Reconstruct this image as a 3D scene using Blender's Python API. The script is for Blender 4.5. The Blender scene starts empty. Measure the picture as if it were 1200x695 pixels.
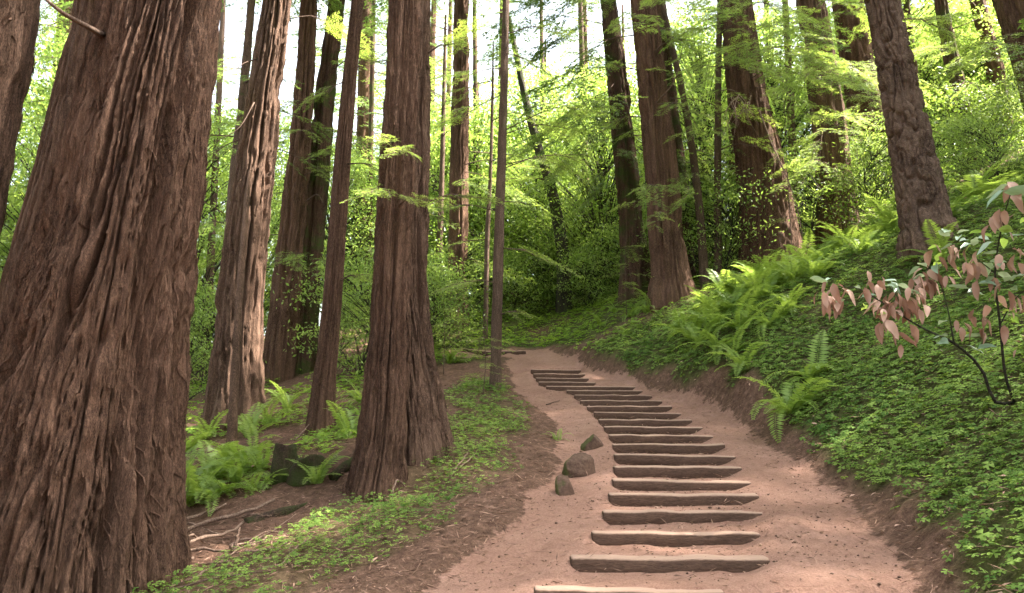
import bpy, math, numpy as np
from mathutils import Vector, Matrix

# ------------------------------------------------------------------ camera, sky, sun, exposure
PITCH = math.radians(7.87)
FPX = 850.0                       # focal length in pixels of the 1200 px wide photograph
CAMZ = 1.6
sc = bpy.context.scene
cam_d = bpy.data.cameras.new('camera'); cam = bpy.data.objects.new('camera', cam_d)
sc.collection.objects.link(cam); sc.camera = cam
cam_d.sensor_width = 36.0; cam_d.lens = FPX / 1200 * 36.0
cam_d.clip_start = 0.05; cam_d.clip_end = 2000
cam.location = (0, 0, CAMZ); cam.rotation_euler = (math.pi / 2 + PITCH, 0, 0)

SUN_EL = math.radians(57); SUN_AZ = math.radians(84)     # azimuth clockwise from +Y (the view direction)
w = bpy.data.worlds.new('World'); sc.world = w; w.use_nodes = True
nt = w.node_tree; nt.nodes.clear()
sky = nt.nodes.new('ShaderNodeTexSky'); sky.sky_type = 'NISHITA'; sky.sun_disc = False
sky.sun_elevation = SUN_EL; sky.sun_rotation = SUN_AZ
sky.dust_density = 4.0; sky.air_density = 1.0; sky.ozone_density = 0.6
hs = nt.nodes.new('ShaderNodeHueSaturation'); hs.inputs['Saturation'].default_value = 0.45
bg = nt.nodes.new('ShaderNodeBackground'); bg.inputs['Strength'].default_value = 0.115
wo = nt.nodes.new('ShaderNodeOutputWorld')
nt.links.new(sky.outputs[0], hs.inputs['Color']); nt.links.new(hs.outputs[0], bg.inputs[0]); nt.links.new(bg.outputs[0], wo.inputs[0])
sd = bpy.data.lights.new('sun', 'SUN'); sun = bpy.data.objects.new('sun', sd); sc.collection.objects.link(sun)
sd.energy = 5.0; sd.angle = math.radians(1.0); sd.color = (1.0, 0.93, 0.82)
to_sun = Vector((math.sin(SUN_AZ) * math.cos(SUN_EL), math.cos(SUN_AZ) * math.cos(SUN_EL), math.sin(SUN_EL)))
sun.rotation_euler = to_sun.to_track_quat('Z', 'Y').to_euler()
vs = sc.view_settings; vs.view_transform = 'Standard'; vs.look = 'None'; vs.exposure = 3.3; vs.gamma = 1.0; vs.use_curve_mapping = False
cy = sc.cycles
cy.max_bounces = 7; cy.diffuse_bounces = 2; cy.glossy_bounces = 2; cy.transmission_bounces = 4; cy.transparent_max_bounces = 4
cy.caustics_reflective = False; cy.caustics_refractive = False
cy.use_denoising = True; cy.sample_clamp_indirect = 8

# ------------------------------------------------------------------ helpers
COL = sc.collection
R = np.random.RandomState

def ray(px, py):
    a = (px - 600.0) / FPX; b = (347.5 - py) / FPX
    return np.array([a, math.cos(PITCH) - b * math.sin(PITCH), math.sin(PITCH) + b * math.cos(PITCH)])

def at(px, py, Y):
    """world point that stands Y metres ahead and shows at that place of the photograph"""
    d = ray(px, py); t = Y / d[1]
    return np.array([0, 0, CAMZ]) + d * t

def px_size(px, py, Y):
    d = ray(px, py); return Y / d[1] / FPX          # metres per photo pixel there

def link(o, parent=None):
    COL.objects.link(o)
    if parent is not None: o.parent = parent
    return o

def tag(o, label=None, cat=None, group=None, kind=None):
    if label: o['label'] = label
    if cat: o['category'] = cat
    if group: o['group'] = group
    if kind: o['kind'] = kind
    return o

def empty(name, loc, label=None, cat=None, group=None, rz=0.0):
    o = bpy.data.objects.new(name, None); o.empty_display_size = 0.2
    o.location = tuple(loc); o.rotation_euler = (0, 0, rz); link(o)
    return tag(o, label, cat, group)

class MB:
    """collects quads/tris as numpy blocks, then becomes one mesh"""
    def __init__(s): s.v = []; s.f = []; s.n = 0; s.c = []
    def add(s, v, f, var=None):
        v = np.asarray(v, float).reshape(-1, 3)
        for ff in (f if isinstance(f, (list, tuple)) else [f]):
            s.f.append(np.asarray(ff, np.int64) + s.n)
        s.v.append(v); s.n += len(v)
        s.c.append(np.full(len(v), 0.5) if var is None else np.broadcast_to(np.asarray(var, float), (len(v),)))
    def mesh(s, name, mat, smooth=False):
        me = bpy.data.meshes.new(name)
        v = np.concatenate(s.v); me.vertices.add(len(v)); me.vertices.foreach_set('co', v.ravel())
        nl = sum(f.size for f in s.f); npoly = sum(len(f) for f in s.f)
        me.loops.add(nl); me.polygons.add(npoly)
        me.loops.foreach_set('vertex_index', np.concatenate([f.ravel() for f in s.f]).astype(np.int32))
        tot = np.concatenate([np.full(len(f), f.shape[1]) for f in s.f]); st = np.concatenate([[0], np.cumsum(tot)[:-1]])
        me.polygons.foreach_set('loop_start', st.astype(np.int32))
        me.polygons.foreach_set('loop_total', tot.astype(np.int32))
        a = me.attributes.new('var', 'FLOAT', 'POINT'); a.data.foreach_set('value', np.concatenate(s.c).astype(np.float32))
        me.update(calc_edges=True)
        if smooth: me.polygons.foreach_set('use_smooth', np.ones(npoly, bool))
        me.materials.append(mat)
        return me
    def build(s, name, mat, parent=None, smooth=False, loc=None):
        o = bpy.data.objects.new(name, s.mesh(name, mat, smooth)); link(o, parent)
        if loc is not None: o.location = tuple(loc)
        return o

def hash2(ix, iy, seed):
    n = (ix.astype(np.int64) * 374761393 + iy.astype(np.int64) * 668265263 + seed * 974634777) & 0x7fffffff
    n = ((n ^ (n >> 13)) * 1274126177) & 0x7fffffff
    n = ((n ^ (n >> 15)) * 2246822519) & 0x7fffffff
    return ((n ^ (n >> 16)) & 0xffff) / 65535.0

def noise2(x, y, seed=0, period=None):
    x = np.asarray(x, float); y = np.asarray(y, float)
    x, y = np.broadcast_arrays(x, y)
    ix = np.floor(x).astype(np.int64); iy = np.floor(y).astype(np.int64)
    fx = x - ix; fy = y - iy
    fx = fx * fx * fx * (fx * (fx * 6 - 15) + 10); fy = fy * fy * fy * (fy * (fy * 6 - 15) + 10)
    i1 = ix + 1
    if period: ix = ix % period; i1 = i1 % period
    a = hash2(ix, iy, seed); b = hash2(i1, iy, seed); c = hash2(ix, iy + 1, seed); d = hash2(i1, iy + 1, seed)
    return (a * (1 - fx) + b * fx) * (1 - fy) + (c * (1 - fx) + d * fx) * fy

def fbm(x, y, seed=0, oct=4):
    t = 0; a = 0.5; 
    for i in range(oct):
        t = t + a * (noise2(x * 2 ** i, y * 2 ** i, seed + i) - 0.5) * 2; a *= 0.5
    return t

def sstep(a, b, x):
    t = np.clip((x - a) / (b - a), 0, 1); return t * t * (3 - 2 * t)

def tube(mb, pts, rads, n=6, var=0.5, cap=True):
    pts = np.asarray(pts, float); rads = np.broadcast_to(np.asarray(rads, float), (len(pts),))
    T = np.gradient(pts, axis=0); T /= np.linalg.norm(T, axis=1)[:, None] + 1e-9
    ref = np.array([0.0, 0, 1]) if abs(T[0][2]) < 0.9 else np.array([1.0, 0, 0])
    U = np.cross(T, ref); U /= np.linalg.norm(U, axis=1)[:, None] + 1e-9
    V = np.cross(T, U)
    a = np.arange(n) / n * 2 * math.pi
    ring = pts[:, None, :] + rads[:, None, None] * (np.cos(a)[None, :, None] * U[:, None, :] + np.sin(a)[None, :, None] * V[:, None, :])
    v = ring.reshape(-1, 3); m = len(pts)
    i, j = np.meshgrid(np.arange(m - 1), np.arange(n), indexing='ij'); j2 = (j + 1) % n
    q = np.stack([i * n + j, i * n + j2, (i + 1) * n + j2, (i + 1) * n + j], -1).reshape(-1, 4)
    fs = [q]
    if cap:
        v = np.concatenate([v, pts[:1], pts[-1:]]); k = np.arange(n)
        fs.append(np.stack([np.full(n, m * n), (k + 1) % n, k], -1)); b = (m - 1) * n
        fs.append(np.stack([np.full(n, m * n + 1), b + k, b + (k + 1) % n], -1))
    mb.add(v, fs, var)

def smooth_path(pts, n):
    """Catmull-Rom through points (any number of columns)"""
    P = np.asarray(pts, float); P = np.vstack([2 * P[0] - P[1], P, 2 * P[-1] - P[-2]])
    out = []; m = len(P) - 3
    for s in np.linspace(0, m - 1e-6, n):
        i = int(s); t = s - i; a, b, c, d = P[i:i + 4]
        out.append(0.5 * (2 * b + (c - a) * t + (2 * a - 5 * b + 4 * c - d) * t * t + (3 * b - a - 3 * c + d) * t ** 3))
    return np.array(out)

# ------------------------------------------------------------------ materials
def mat_new(name):
    m = bpy.data.materials.new(name); m.use_nodes = True; n = m.node_tree; n.nodes.clear()
    out = n.nodes.new('ShaderNodeOutputMaterial'); return m, n, out
def N(n, t, **k):
    x = n.nodes.new(t)
    for a, b in k.items():
        if a in x.inputs: x.inputs[a].default_value = b
        else: setattr(x, a, b)
    return x
def ramp(n, stops, src):
    r = n.nodes.new('ShaderNodeValToRGB'); e = r.color_ramp.elements
    while len(e) < len(stops): e.new(0.5)
    for i, (p, c) in enumerate(stops): e[i].position = p; e[i].color = (*c, 1) if len(c) == 3 else c
    n.links.new(src, r.inputs[0]); return r
def noise(n, vec, scale, detail=4, rough=0.55, dist=0.0):
    x = N(n, 'ShaderNodeTexNoise', Scale=scale, Detail=detail, Roughness=rough, Distortion=dist)
    n.links.new(vec, x.inputs['Vector']); return x
def mapping(n, src, scale):
    mp = n.nodes.new('ShaderNodeMapping'); mp.inputs['Scale'].default_value = scale; n.links.new(src, mp.inputs['Vector']); return mp
def mixc(n, fac, a, b, mode='MIX'):
    x = n.nodes.new('ShaderNodeMix'); x.data_type = 'RGBA'; x.blend_type = mode
    for sock, val in ((x.inputs[0], fac), (x.inputs[6], a), (x.inputs[7], b)):
        if hasattr(val, 'is_output') or isinstance(val, bpy.types.NodeSocket): n.links.new(val, sock)
        elif isinstance(val, (int, float)): sock.default_value = val
        else: sock.default_value = (*val, 1)
    return x.outputs[2]

def bark_mat(name, dark, mid, light, stretch=0.12, scale=9.0, bump=0.9, moss=0.0, bdist=0.03):
    dark, mid, light = (tuple(x * k for x in c_) for c_, k in ((dark, .22), (mid, .36), (light, .88)))  # contrast stretched: lit ridges and shaded cracks are put into the bark colour
    m, n, out = mat_new(name)
    tc = n.nodes.new('ShaderNodeTexCoord'); mp = mapping(n, tc.outputs['Object'], (1, 1, stretch)); mp2 = mapping(n, tc.outputs['Object'], (1, 1, stretch * 4.5))
    a = noise(n, mp.outputs[0], scale, 8, 0.72, 0.2); b = noise(n, mp2.outputs[0], scale * 4, 8, 0.75); f = noise(n, mp2.outputs[0], scale * 14, 4, 0.7)
    big = noise(n, tc.outputs['Object'], 0.9, 4)
    c = ramp(n, [(0.41, dark), (0.5, mid), (0.6, light)], a.outputs[0]).outputs[0]
    c2 = ramp(n, [(0.41, tuple(x * 0.25 for x in mid)), (0.5, mid), (0.6, tuple(min(1, x * 1.35) for x in light))], b.outputs[0]).outputs[0]
    c = mixc(n, 0.5, c, c2)
    c3 = ramp(n, [(0.40, tuple(x * 0.4 for x in dark)), (0.6, tuple(min(1, x * 1.3) for x in light))], f.outputs[0]).outputs[0]
    c = mixc(n, 0.35, c, c3)
    c = mixc(n, ramp(n, [(0.38, (0, 0, 0)), (0.68, (0.4, 0.4, 0.4))], big.outputs[0]).outputs[0], c, light)
    if moss > 0:
        mn = noise(n, tc.outputs['Object'], 1.6, 5, 0.7)
        fac = ramp(n, [(0.62 - moss * 0.3, (0, 0, 0)), (0.75 - moss * 0.2, (0.85, 0.85, 0.85))], mn.outputs[0]).outputs[0]
        c = mixc(n, fac, c, (0.055, 0.085, 0.018))
    p = N(n, 'ShaderNodeBsdfPrincipled', Roughness=0.9); p.inputs['Specular IOR Level'].default_value = 0.15
    n.links.new(c, p.inputs['Base Color'])
    add = n.nodes.new('ShaderNodeMath'); add.operation = 'ADD'
    n.links.new(a.outputs[0], add.inputs[0]); n.links.new(b.outputs[0], add.inputs[1])
    bp = N(n, 'ShaderNodeBump', Strength=min(1, bump * 1.1), Distance=bdist * 1.5); n.links.new(add.outputs[0], bp.inputs['Height'])
    n.links.new(bp.outputs[0], p.inputs['Normal']); n.links.new(p.outputs[0], out.inputs[0]); return m

def leaf_mat(name, c0, c1, trans=0.45, rough=0.5, tcol=1.5, spec=0.3):
    m, n, out = mat_new(name)
    at_ = n.nodes.new('ShaderNodeAttribute'); at_.attribute_name = 'var'
    c = ramp(n, [(0.0, c0), (1.0, c1)], at_.outputs['Fac']).outputs[0]
    p = N(n, 'ShaderNodeBsdfPrincipled', Roughness=rough); p.inputs['Specular IOR Level'].default_value = spec
    n.links.new(c, p.inputs['Base Color'])
    t = n.nodes.new('ShaderNodeBsdfTranslucent')
    tcx = mixc(n, 1.0, c, (tcol * 1.08, tcol, tcol * 0.7) if tcol > 1 else (tcol, tcol, tcol), 'MULTIPLY'); n.links.new(tcx, t.inputs[0])
    mx = N(n, 'ShaderNodeMixShader'); mx.inputs[0].default_value = trans
    n.links.new(p.outputs[0], mx.inputs[1]); n.links.new(t.outputs[0], mx.inputs[2]); n.links.new(mx.outputs[0], out.inputs[0]); return m

M = {}
M['redwood'] = bark_mat('redwood_bark', (0.045, 0.021, 0.013), (0.12, 0.060, 0.038), (0.26, 0.148, 0.10), 0.07, 14)
M['redwood_grey'] = bark_mat('redwood_bark_weathered', (0.05, 0.026, 0.017), (0.14, 0.075, 0.050), (0.29, 0.175, 0.122), 0.07, 14)
M['redwood_moss'] = bark_mat('redwood_bark_mossy', (0.045, 0.023, 0.015), (0.105, 0.054, 0.035), (0.19, 0.108, 0.074), 0.08, 13, moss=0.55)
M['fir'] = bark_mat('fir_bark', (0.03, 0.017, 0.012), (0.085, 0.05, 0.036), (0.22, 0.14, 0.10), 0.35, 9, bump=0.5)
M['thin'] = bark_mat('thin_trunk_bark', (0.06, 0.035, 0.025), (0.15, 0.09, 0.063), (0.25, 0.165, 0.12), 0.2, 14, moss=0.1)
M['laurel_bark'] = bark_mat('laurel_bark', (0.028, 0.024, 0.018), (0.06, 0.05, 0.036), (0.11, 0.095, 0.07), 0.4, 9, moss=0.4)
M['pale_wood'] = bark_mat('pale_dead_wood', (0.12, 0.068, 0.048), (0.25, 0.155, 0.112), (0.40, 0.27, 0.205), 0.15, 12, 0.4)
M['twig'] = bark_mat('twig_bark', (0.06, 0.035, 0.025), (0.12, 0.075, 0.055), (0.22, 0.145, 0.11), 0.3, 25, 0.3)
M['stump'] = bark_mat('mossy_stump_bark', (0.03, 0.02, 0.014), (0.075, 0.048, 0.034), (0.14, 0.09, 0.065), 0.3, 9, moss=0.75)
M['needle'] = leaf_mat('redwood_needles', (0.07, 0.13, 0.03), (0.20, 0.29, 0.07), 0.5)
M['needle_lit'] = leaf_mat('lit_redwood_needles', (0.13, 0.22, 0.04), (0.30, 0.40, 0.10), 0.5)  # lighter copy of the needles, sunlit brightness put into the colour
M['laurel'] = leaf_mat('laurel_leaves', (0.12, 0.205, 0.045), (0.30, 0.41, 0.11), 0.5, 0.4)
M['laurel_dark'] = leaf_mat('dark_shrub_leaves', (0.06, 0.11, 0.02), (0.17, 0.25, 0.045), 0.5, 0.35)
M['sorrel'] = leaf_mat('sorrel_leaves', (0.055, 0.12, 0.022), (0.24, 0.34, 0.075), 0.4, 0.65, spec=0.15)
M['slope_green'] = leaf_mat('slope_greenery', (0.10, 0.19, 0.025), (0.25, 0.37, 0.055), 0.45, 0.6, spec=0.12)
M['fern'] = leaf_mat('fern_fronds', (0.13, 0.22, 0.035), (0.29, 0.40, 0.09), 0.5, 0.4, spec=0.45)
M['dead_leaf'] = leaf_mat('dead_brown_leaves', (0.24, 0.125, 0.085), (0.50, 0.315, 0.235), 0.2, 0.55, 0.9)
M['pale_leaf'] = leaf_mat('pale_green_leaves', (0.16, 0.25, 0.15), (0.36, 0.46, 0.36), 0.3, 0.3, 1.1, 0.6)
M['litter'] = leaf_mat('fallen_needles', (0.07, 0.036, 0.024), (0.34, 0.205, 0.145), 0.05, 0.8)

def ground_mat():
    m, n, out = mat_new('forest_soil')
    g = n.nodes.new('ShaderNodeNewGeometry'); pos = g.outputs['Position']
    pa = n.nodes.new('ShaderNodeAttribute'); pa.attribute_name = 'path'
    ga = n.nodes.new('ShaderNodeAttribute'); ga.attribute_name = 'green'
    n1 = noise(n, pos, 1.3, 5, 0.6); n2 = noise(n, pos, 11, 6, 0.7); n3 = noise(n, pos, 60, 5, 0.75)
    dirt = ramp(n, [(0.36, (0.190, 0.099, 0.069)), (0.5, (0.275, 0.151, 0.111)), (0.64, (0.351, 0.207, 0.159))], n1.outputs[0]).outputs[0]
    dirt = mixc(n, 0.5, dirt, ramp(n, [(0.3, (0.152, 0.078, 0.055)), (0.5, (0.275, 0.154, 0.114)), (0.72, (0.380, 0.231, 0.179))], n2.outputs[0]).outputs[0])
    dirt = mixc(n, 0.35, dirt, ramp(n, [(0.36, (0.095, 0.048, 0.034)), (0.52, (0.285, 0.163, 0.121)), (0.68, (0.456, 0.295, 0.237))], n3.outputs[0]).outputs[0])
    lit = ramp(n, [(0.34, (0.035, 0.018, 0.012)), (0.5, (0.11, 0.06, 0.041)), (0.68, (0.23, 0.135, 0.097))], n2.outputs[0]).outputs[0]
    lit = mixc(n, 0.4, lit, ramp(n, [(0.35, (0.04, 0.022, 0.015)), (0.7, (0.26, 0.155, 0.11))], n3.outputs[0]).outputs[0])
    mos = ramp(n, [(0.35, (0.03, 0.04, 0.012)), (0.65, (0.07, 0.115, 0.02))], n2.outputs[0]).outputs[0]
    base = mixc(n, ga.outputs['Fac'], lit, mos)
    # break up the edge of the trodden path with noise
    ad = n.nodes.new('ShaderNodeMath'); ad.operation = 'MULTIPLY_ADD'; n.links.new(n2.outputs[0], ad.inputs[0]); ad.inputs[1].default_value = 0.9
    n.links.new(pa.outputs['Fac'], ad.inputs[2])
    fac = ramp(n, [(0.72, (0, 0, 0)), (1.12 / 1.3, (1, 1, 1))], ad.outputs[0]).outputs[0]
    c = mixc(n, fac, base, dirt)
    p = N(n, 'ShaderNodeBsdfPrincipled', Roughness=0.95); p.inputs['Specular IOR Level'].default_value = 0.1
    n.links.new(c, p.inputs['Base Color'])
    s = n.nodes.new('ShaderNodeMath'); s.operation = 'ADD'; n.links.new(n2.outputs[0], s.inputs[0]); n.links.new(n3.outputs[0], s.inputs[1])
    bp = N(n, 'ShaderNodeBump', Strength=0.7, Distance=0.03); n.links.new(s.outputs[0], bp.inputs['Height'])
    n.links.new(bp.outputs[0], p.inputs['Normal']); n.links.new(p.outputs[0], out.inputs[0]); return m
M['ground'] = ground_mat()

def solid_mat(name, c0, c1, scale, rough=0.9, moss=False, vec_scale=(1, 1, 1), top_dust=None):
    m, n, out = mat_new(name)
    tc = n.nodes.new('ShaderNodeTexCoord'); mp = mapping(n, tc.outputs['Object'], vec_scale)
    a = noise(n, mp.outputs[0], scale, 6, 0.7); b = noise(n, mp.outputs[0], scale * 6, 4, 0.7)
    c = ramp(n, [(0.3, c0), (0.7, c1)], a.outputs[0]).outputs[0]
    c = mixc(n, 0.4, c, ramp(n, [(0.3, tuple(x * 0.5 for x in c0)), (0.7, tuple(x * 1.25 for x in c1))], b.outputs[0]).outputs[0])
    g = n.nodes.new('ShaderNodeNewGeometry'); sp = n.nodes.new('ShaderNodeSeparateXYZ'); n.links.new(g.outputs['Normal'], sp.inputs[0])
    if moss:
        ad = n.nodes.new('ShaderNodeMath'); ad.operation = 'MULTIPLY_ADD'; n.links.new(a.outputs[0], ad.inputs[0]); ad.inputs[1].default_value = 1.2
        n.links.new(sp.outputs['X'], ad.inputs[2])
        c = mixc(n, ramp(n, [(0.0, (0.6, 0.6, 0.6)), (0.3, (0, 0, 0))], ad.outputs[0]).outputs[0], c, (0.065, 0.085, 0.02))
    if top_dust:
        ad = n.nodes.new('ShaderNodeMath'); ad.operation = 'MULTIPLY_ADD'; n.links.new(b.outputs[0], ad.inputs[0]); ad.inputs[1].default_value = 0.35
        n.links.new(sp.outputs['Z'], ad.inputs[2])
        c = mixc(n, ramp(n, [(0.6, (0, 0, 0)), (0.95, (0.9, 0.9, 0.9))], ad.outputs[0]).outputs[0], c, top_dust)
    p = N(n, 'ShaderNodeBsdfPrincipled', Roughness=rough); p.inputs['Specular IOR Level'].default_value = 0.15
    n.links.new(c, p.inputs['Base Color'])
    s = n.nodes.new('ShaderNodeMath'); s.operation = 'ADD'; n.links.new(a.outputs[0], s.inputs[0]); n.links.new(b.outputs[0], s.inputs[1])
    bp = N(n, 'ShaderNodeBump', Strength=0.6, Distance=0.02); n.links.new(s.outputs[0], bp.inputs['Height'])
    n.links.new(bp.outputs[0], p.inputs['Normal']); n.links.new(p.outputs[0], out.inputs[0]); return m
M['timber'] = solid_mat('weathered_step_timber', (0.045, 0.026, 0.018), (0.12, 0.071, 0.05), 7, vec_scale=(0.5, 2, 2), top_dust=(0.36, 0.24, 0.18))
M['rock'] = solid_mat('mossy_rock', (0.045, 0.028, 0.02), (0.15, 0.09, 0.064), 6, moss=True)

# ------------------------------------------------------------------ terrain
# log steps: (left px, right px, photo row of the top edge, metres ahead)
STEPS = [(626, 860, 690, 4.78), (669, 904, 653, 5.40), (694, 893, 624, 6.02), (707, 897, 599, 6.64), (714, 890, 579, 7.26),
         (718, 880, 562.5, 7.88), (720, 872, 546.5, 8.50), (720, 862, 532.5, 9.12), (718, 850, 520, 9.74), (714, 838, 509, 10.36),
         (708, 824, 499.5, 10.98), (702, 812, 491, 11.60), (696, 798, 483, 12.22), (688, 788, 475.5, 12.84), (680, 776, 468.7, 13.46),
         (673, 764, 462.5, 14.08), (664, 753, 457, 14.70), (640, 748, 452, 15.32), (631, 698, 447.3, 15.94), (628, 690, 442.5, 16.56),
         (625, 686, 437.5, 17.18), (622, 681, 432.8, 17.80)]
SY = np.array([s[3] for s in STEPS]); SZ = np.array([at(s[0], s[2], s[3])[2] for s in STEPS])
SXL = np.array([at(s[0], s[2], s[3])[0] for s in STEPS]); SXR = np.array([at(s[1], s[2], s[3])[0] for s in STEPS])
PY = np.concatenate([[-6, 0, 3.5], SY, [19.0, 20.5]])
PZ = np.concatenate([[SZ[0] - .62, SZ[0] - .36, SZ[0] - .17], SZ - 0.0, [SZ[-1] + .35, SZ[-1] + .7]])
# edges of the trodden dirt
EY = np.array([-6, 3.5, 4.6, 5.4, 6.6, 8.5, 10.4, 12.2, 14.5, 17.0, 19.0])
ER = np.array([1.9, 2.3, 2.5, 2.75, 3.05, 3.25, 3.4, 3.35, 2.9, 2.05, 1.3])
EL = np.array([-2.0, -1.0, -0.75, -0.5, 0.0, 0.45, 0.75, 0.7, 0.15, 0.05, -0.2])
CTRL_PX = [(210, 700, 5.7), (350, 690, 5.3), (440, 575, 8.3), (500, 522, 9.6), (271, 535, 11), (375, 500, 12), (275, 492, 14),
           (330, 442, 19), (537, 380, 25), (515, 362, 28), (581, 456, 14.2), (560, 412, 21), (640, 397, 22), (661, 366, 26),
           (745, 342, 22), (790, 350, 18.9), (825, 334, 19.4), (905, 314, 19.7), (980, 279, 20.7), (1030, 228, 24), (1090, 282, 12),
           (1135, 198, 20), (1200, 210, 15), (1200, 450, 6.5), (1200, 600, 4.6), (1000, 450, 9.5), (1000, 380, 11.5), (1100, 350, 10.5),
           (900, 424, 11.5), (850, 384, 14), (800, 404, 15.5), (240, 600, 8.5), (420, 620, 7)]
CTRL_W = [(-15, 5, -1.6), (-15, 20, 0.2), (-20, 42, 3.5), (0, 45, 8.5), (0, 62, 11), (24, 8, 11), (28, 30, 15), (25, 55, 18),
          (-30, 62, 5), (-8, -4, -0.9), (7, -3, 2.0), (-4, 2, -.1), (12, 3, 5.2), (-35, 10, -4)]
cp = np.array([at(*c) for c in CTRL_PX] + [list(c) for c in CTRL_W])
for y, r, l in zip(EY[1:], ER[1:], EL[1:]):
    zz = np.interp(y, PY, PZ)
    cp = np.vstack([cp, [r + (0.5 if y < 12 else .38), y, zz + (0.36 if y < 12 else .6 if y < 18 else .3)], [l - 0.25, y, zz - 0.06]])
def tps_k(r2): return 0.5 * r2 * np.log(r2 + 1e-9)
def tps_fit(c):
    n = len(c); d = ((c[:, None, :2] - c[None, :, :2]) ** 2).sum(-1)
    A = np.zeros((n + 3, n + 3)); A[:n, :n] = tps_k(d) + np.eye(n) * 0.03
    A[:n, n] = 1; A[:n, n + 1:] = c[:, :2]; A[n:, :n] = A[:n, n:].T
    return np.linalg.solve(A, np.concatenate([c[:, 2], [0, 0, 0]]))
TW = tps_fit(cp)

def tps(x, y):
    sh = np.shape(x); x = np.ravel(x); y = np.ravel(y); o = np.empty(len(x))
    for s in range(0, len(x), 20000):
        X = x[s:s + 20000]; Y = y[s:s + 20000]
        d = (X[:, None] - cp[None, :, 0]) ** 2 + (Y[:, None] - cp[None, :, 1]) ** 2
        o[s:s + 20000] = tps_k(d) @ TW[:-3] + TW[-3] + TW[-2] * X + TW[-1] * Y
    return o.reshape(sh)
TURN = np.array([[1.1, 18.2], [0.5, 19.6], [-0.8, 20.6], [-3.2, 21.3]])
def turn_dist(x, y):
    best = np.full(np.shape(x), 1e9)
    for a, b in zip(TURN[:-1], TURN[1:]):
        ab = b - a; t = np.clip(((x - a[0]) * ab[0] + (y - a[1]) * ab[1]) / (ab @ ab), 0, 1)
        best = np.minimum(best, np.hypot(x - a[0] - t * ab[0], y - a[1] - t * ab[1]))
    return best
def path_mask(x, y):
    er = np.interp(y, EY, ER); el = np.interp(y, EY, EL)
    wob = 0.18 * fbm(x * 1.3, y * 1.3, 91, 3)
    m = sstep(-0.22, 0.25, np.minimum(er - x, x - el) + wob) * (1 - sstep(18.6, 19.4, y))
    m2 = 1 - sstep(0.3, 0.75, turn_dist(x, y) + wob)
    return np.maximum(m, m2)
def ground_z(x, y, fine=True):
    x = np.asarray(x, float); y = np.asarray(y, float)
    xc = np.clip(x, -45, 45); yc = np.clip(y, -12, 75)
    hill = tps(xc, yc)
    if fine:
        hill = hill + 0.10 * fbm(x * .9, y * .9, 5, 4) + 0.075 * fbm(x * 4, y * 4, 15, 3)
    # the trodden path, stepped between the log ends
    ramp_z = np.interp(y, PY, PZ)
    k = np.clip(np.searchsorted(SY + 0.05, y), 0, len(SY))          # steps already climbed
    lo = np.where(k > 0, SZ[np.maximum(k - 1, 0)], ramp_z)
    y0 = SY[np.maximum(k - 1, 0)]; y1 = SY[np.minimum(k, len(SY) - 1)]; t = np.clip((y - y0) / np.maximum(y1 - y0, .01), 0, 1)
    tread = np.where(k == 0, ramp_z - 0.07 * sstep(4.0, 4.8, y), np.where(k == len(SY), ramp_z, lo - 0.012 - 0.034 * t))
    sl = np.interp(y, SY, SXL); sr = np.interp(y, SY, SXR)
    f = (x - sl) / (sr - sl)
    soft = lo * 0 + np.interp(y, SY + 0.1, SZ - 0.03, left=None)
    soft = np.where(y < SY[0] + .1, ramp_z - 0.03 - .05 * sstep(3.5, 4.8, y), np.where(y > SY[-1] + .1, ramp_z, soft))
    inside = sstep(-0.03, 0.04, f) * (1 - sstep(0.84, 1.08, f))
    pz = soft - 0.075 * (1 - sstep(-0.35, 0.05, f)) * sstep(4, 5, y) + 0.03 * sstep(0.75, 1.05, f)
    pz = pz * (1 - inside) + tread * inside
    if fine: pz = pz + 0.02 * fbm(x * 3, y * 3, 31, 4) + 0.01 * fbm(x * 12, y * 12, 37, 3)
    er = np.interp(y, EY, ER); el = np.interp(y, EY, EL)
    d = np.minimum(er - x, x - el)
    mk = sstep(-0.40, 0.12, d) * (1 - sstep(18.6, 19.8, y))
    return hill * (1 - mk) + pz * mk
def gz(x, y): return float(ground_z(np.array([x]), np.array([y]))[0])

def lines(dense0, dense1, step, lo, hi, growth=1.13):
    a = list(np.arange(dense0, dense1, step)); s = step; v = a[-1]
    while v < hi: s *= growth; v += s; a.append(v)
    s = step; v = dense0; b = []
    while v > lo: s *= growth; v -= s; b.append(v)
    return np.array(b[::-1] + a)
gx = lines(-3.2, 5.2, 0.055, -160, 160); gy = lines(3.8, 18.4, 0.05, -40, 260)
X, Y = np.meshgrid(gx, gy)
Z = ground_z(X, Y)
mb = MB(); nx, ny = len(gx), len(gy)
i, j = np.meshgrid(np.arange(ny - 1), np.arange(nx - 1), indexing='ij')
mb.add(np.stack([X, Y, Z], -1), np.stack([i * nx + j, i * nx + j + 1, (i + 1) * nx + j + 1, (i + 1) * nx + j], -1).reshape(-1, 4))
ground = tag(mb.build('ground', M['ground'], smooth=True), kind='structure')
def attr(me, name, val):
    a = me.attributes.new(name, 'FLOAT', 'POINT'); a.data.foreach_set('value', np.ravel(val).astype(np.float32))
attr(ground.data, 'path', path_mask(X, Y))

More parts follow.
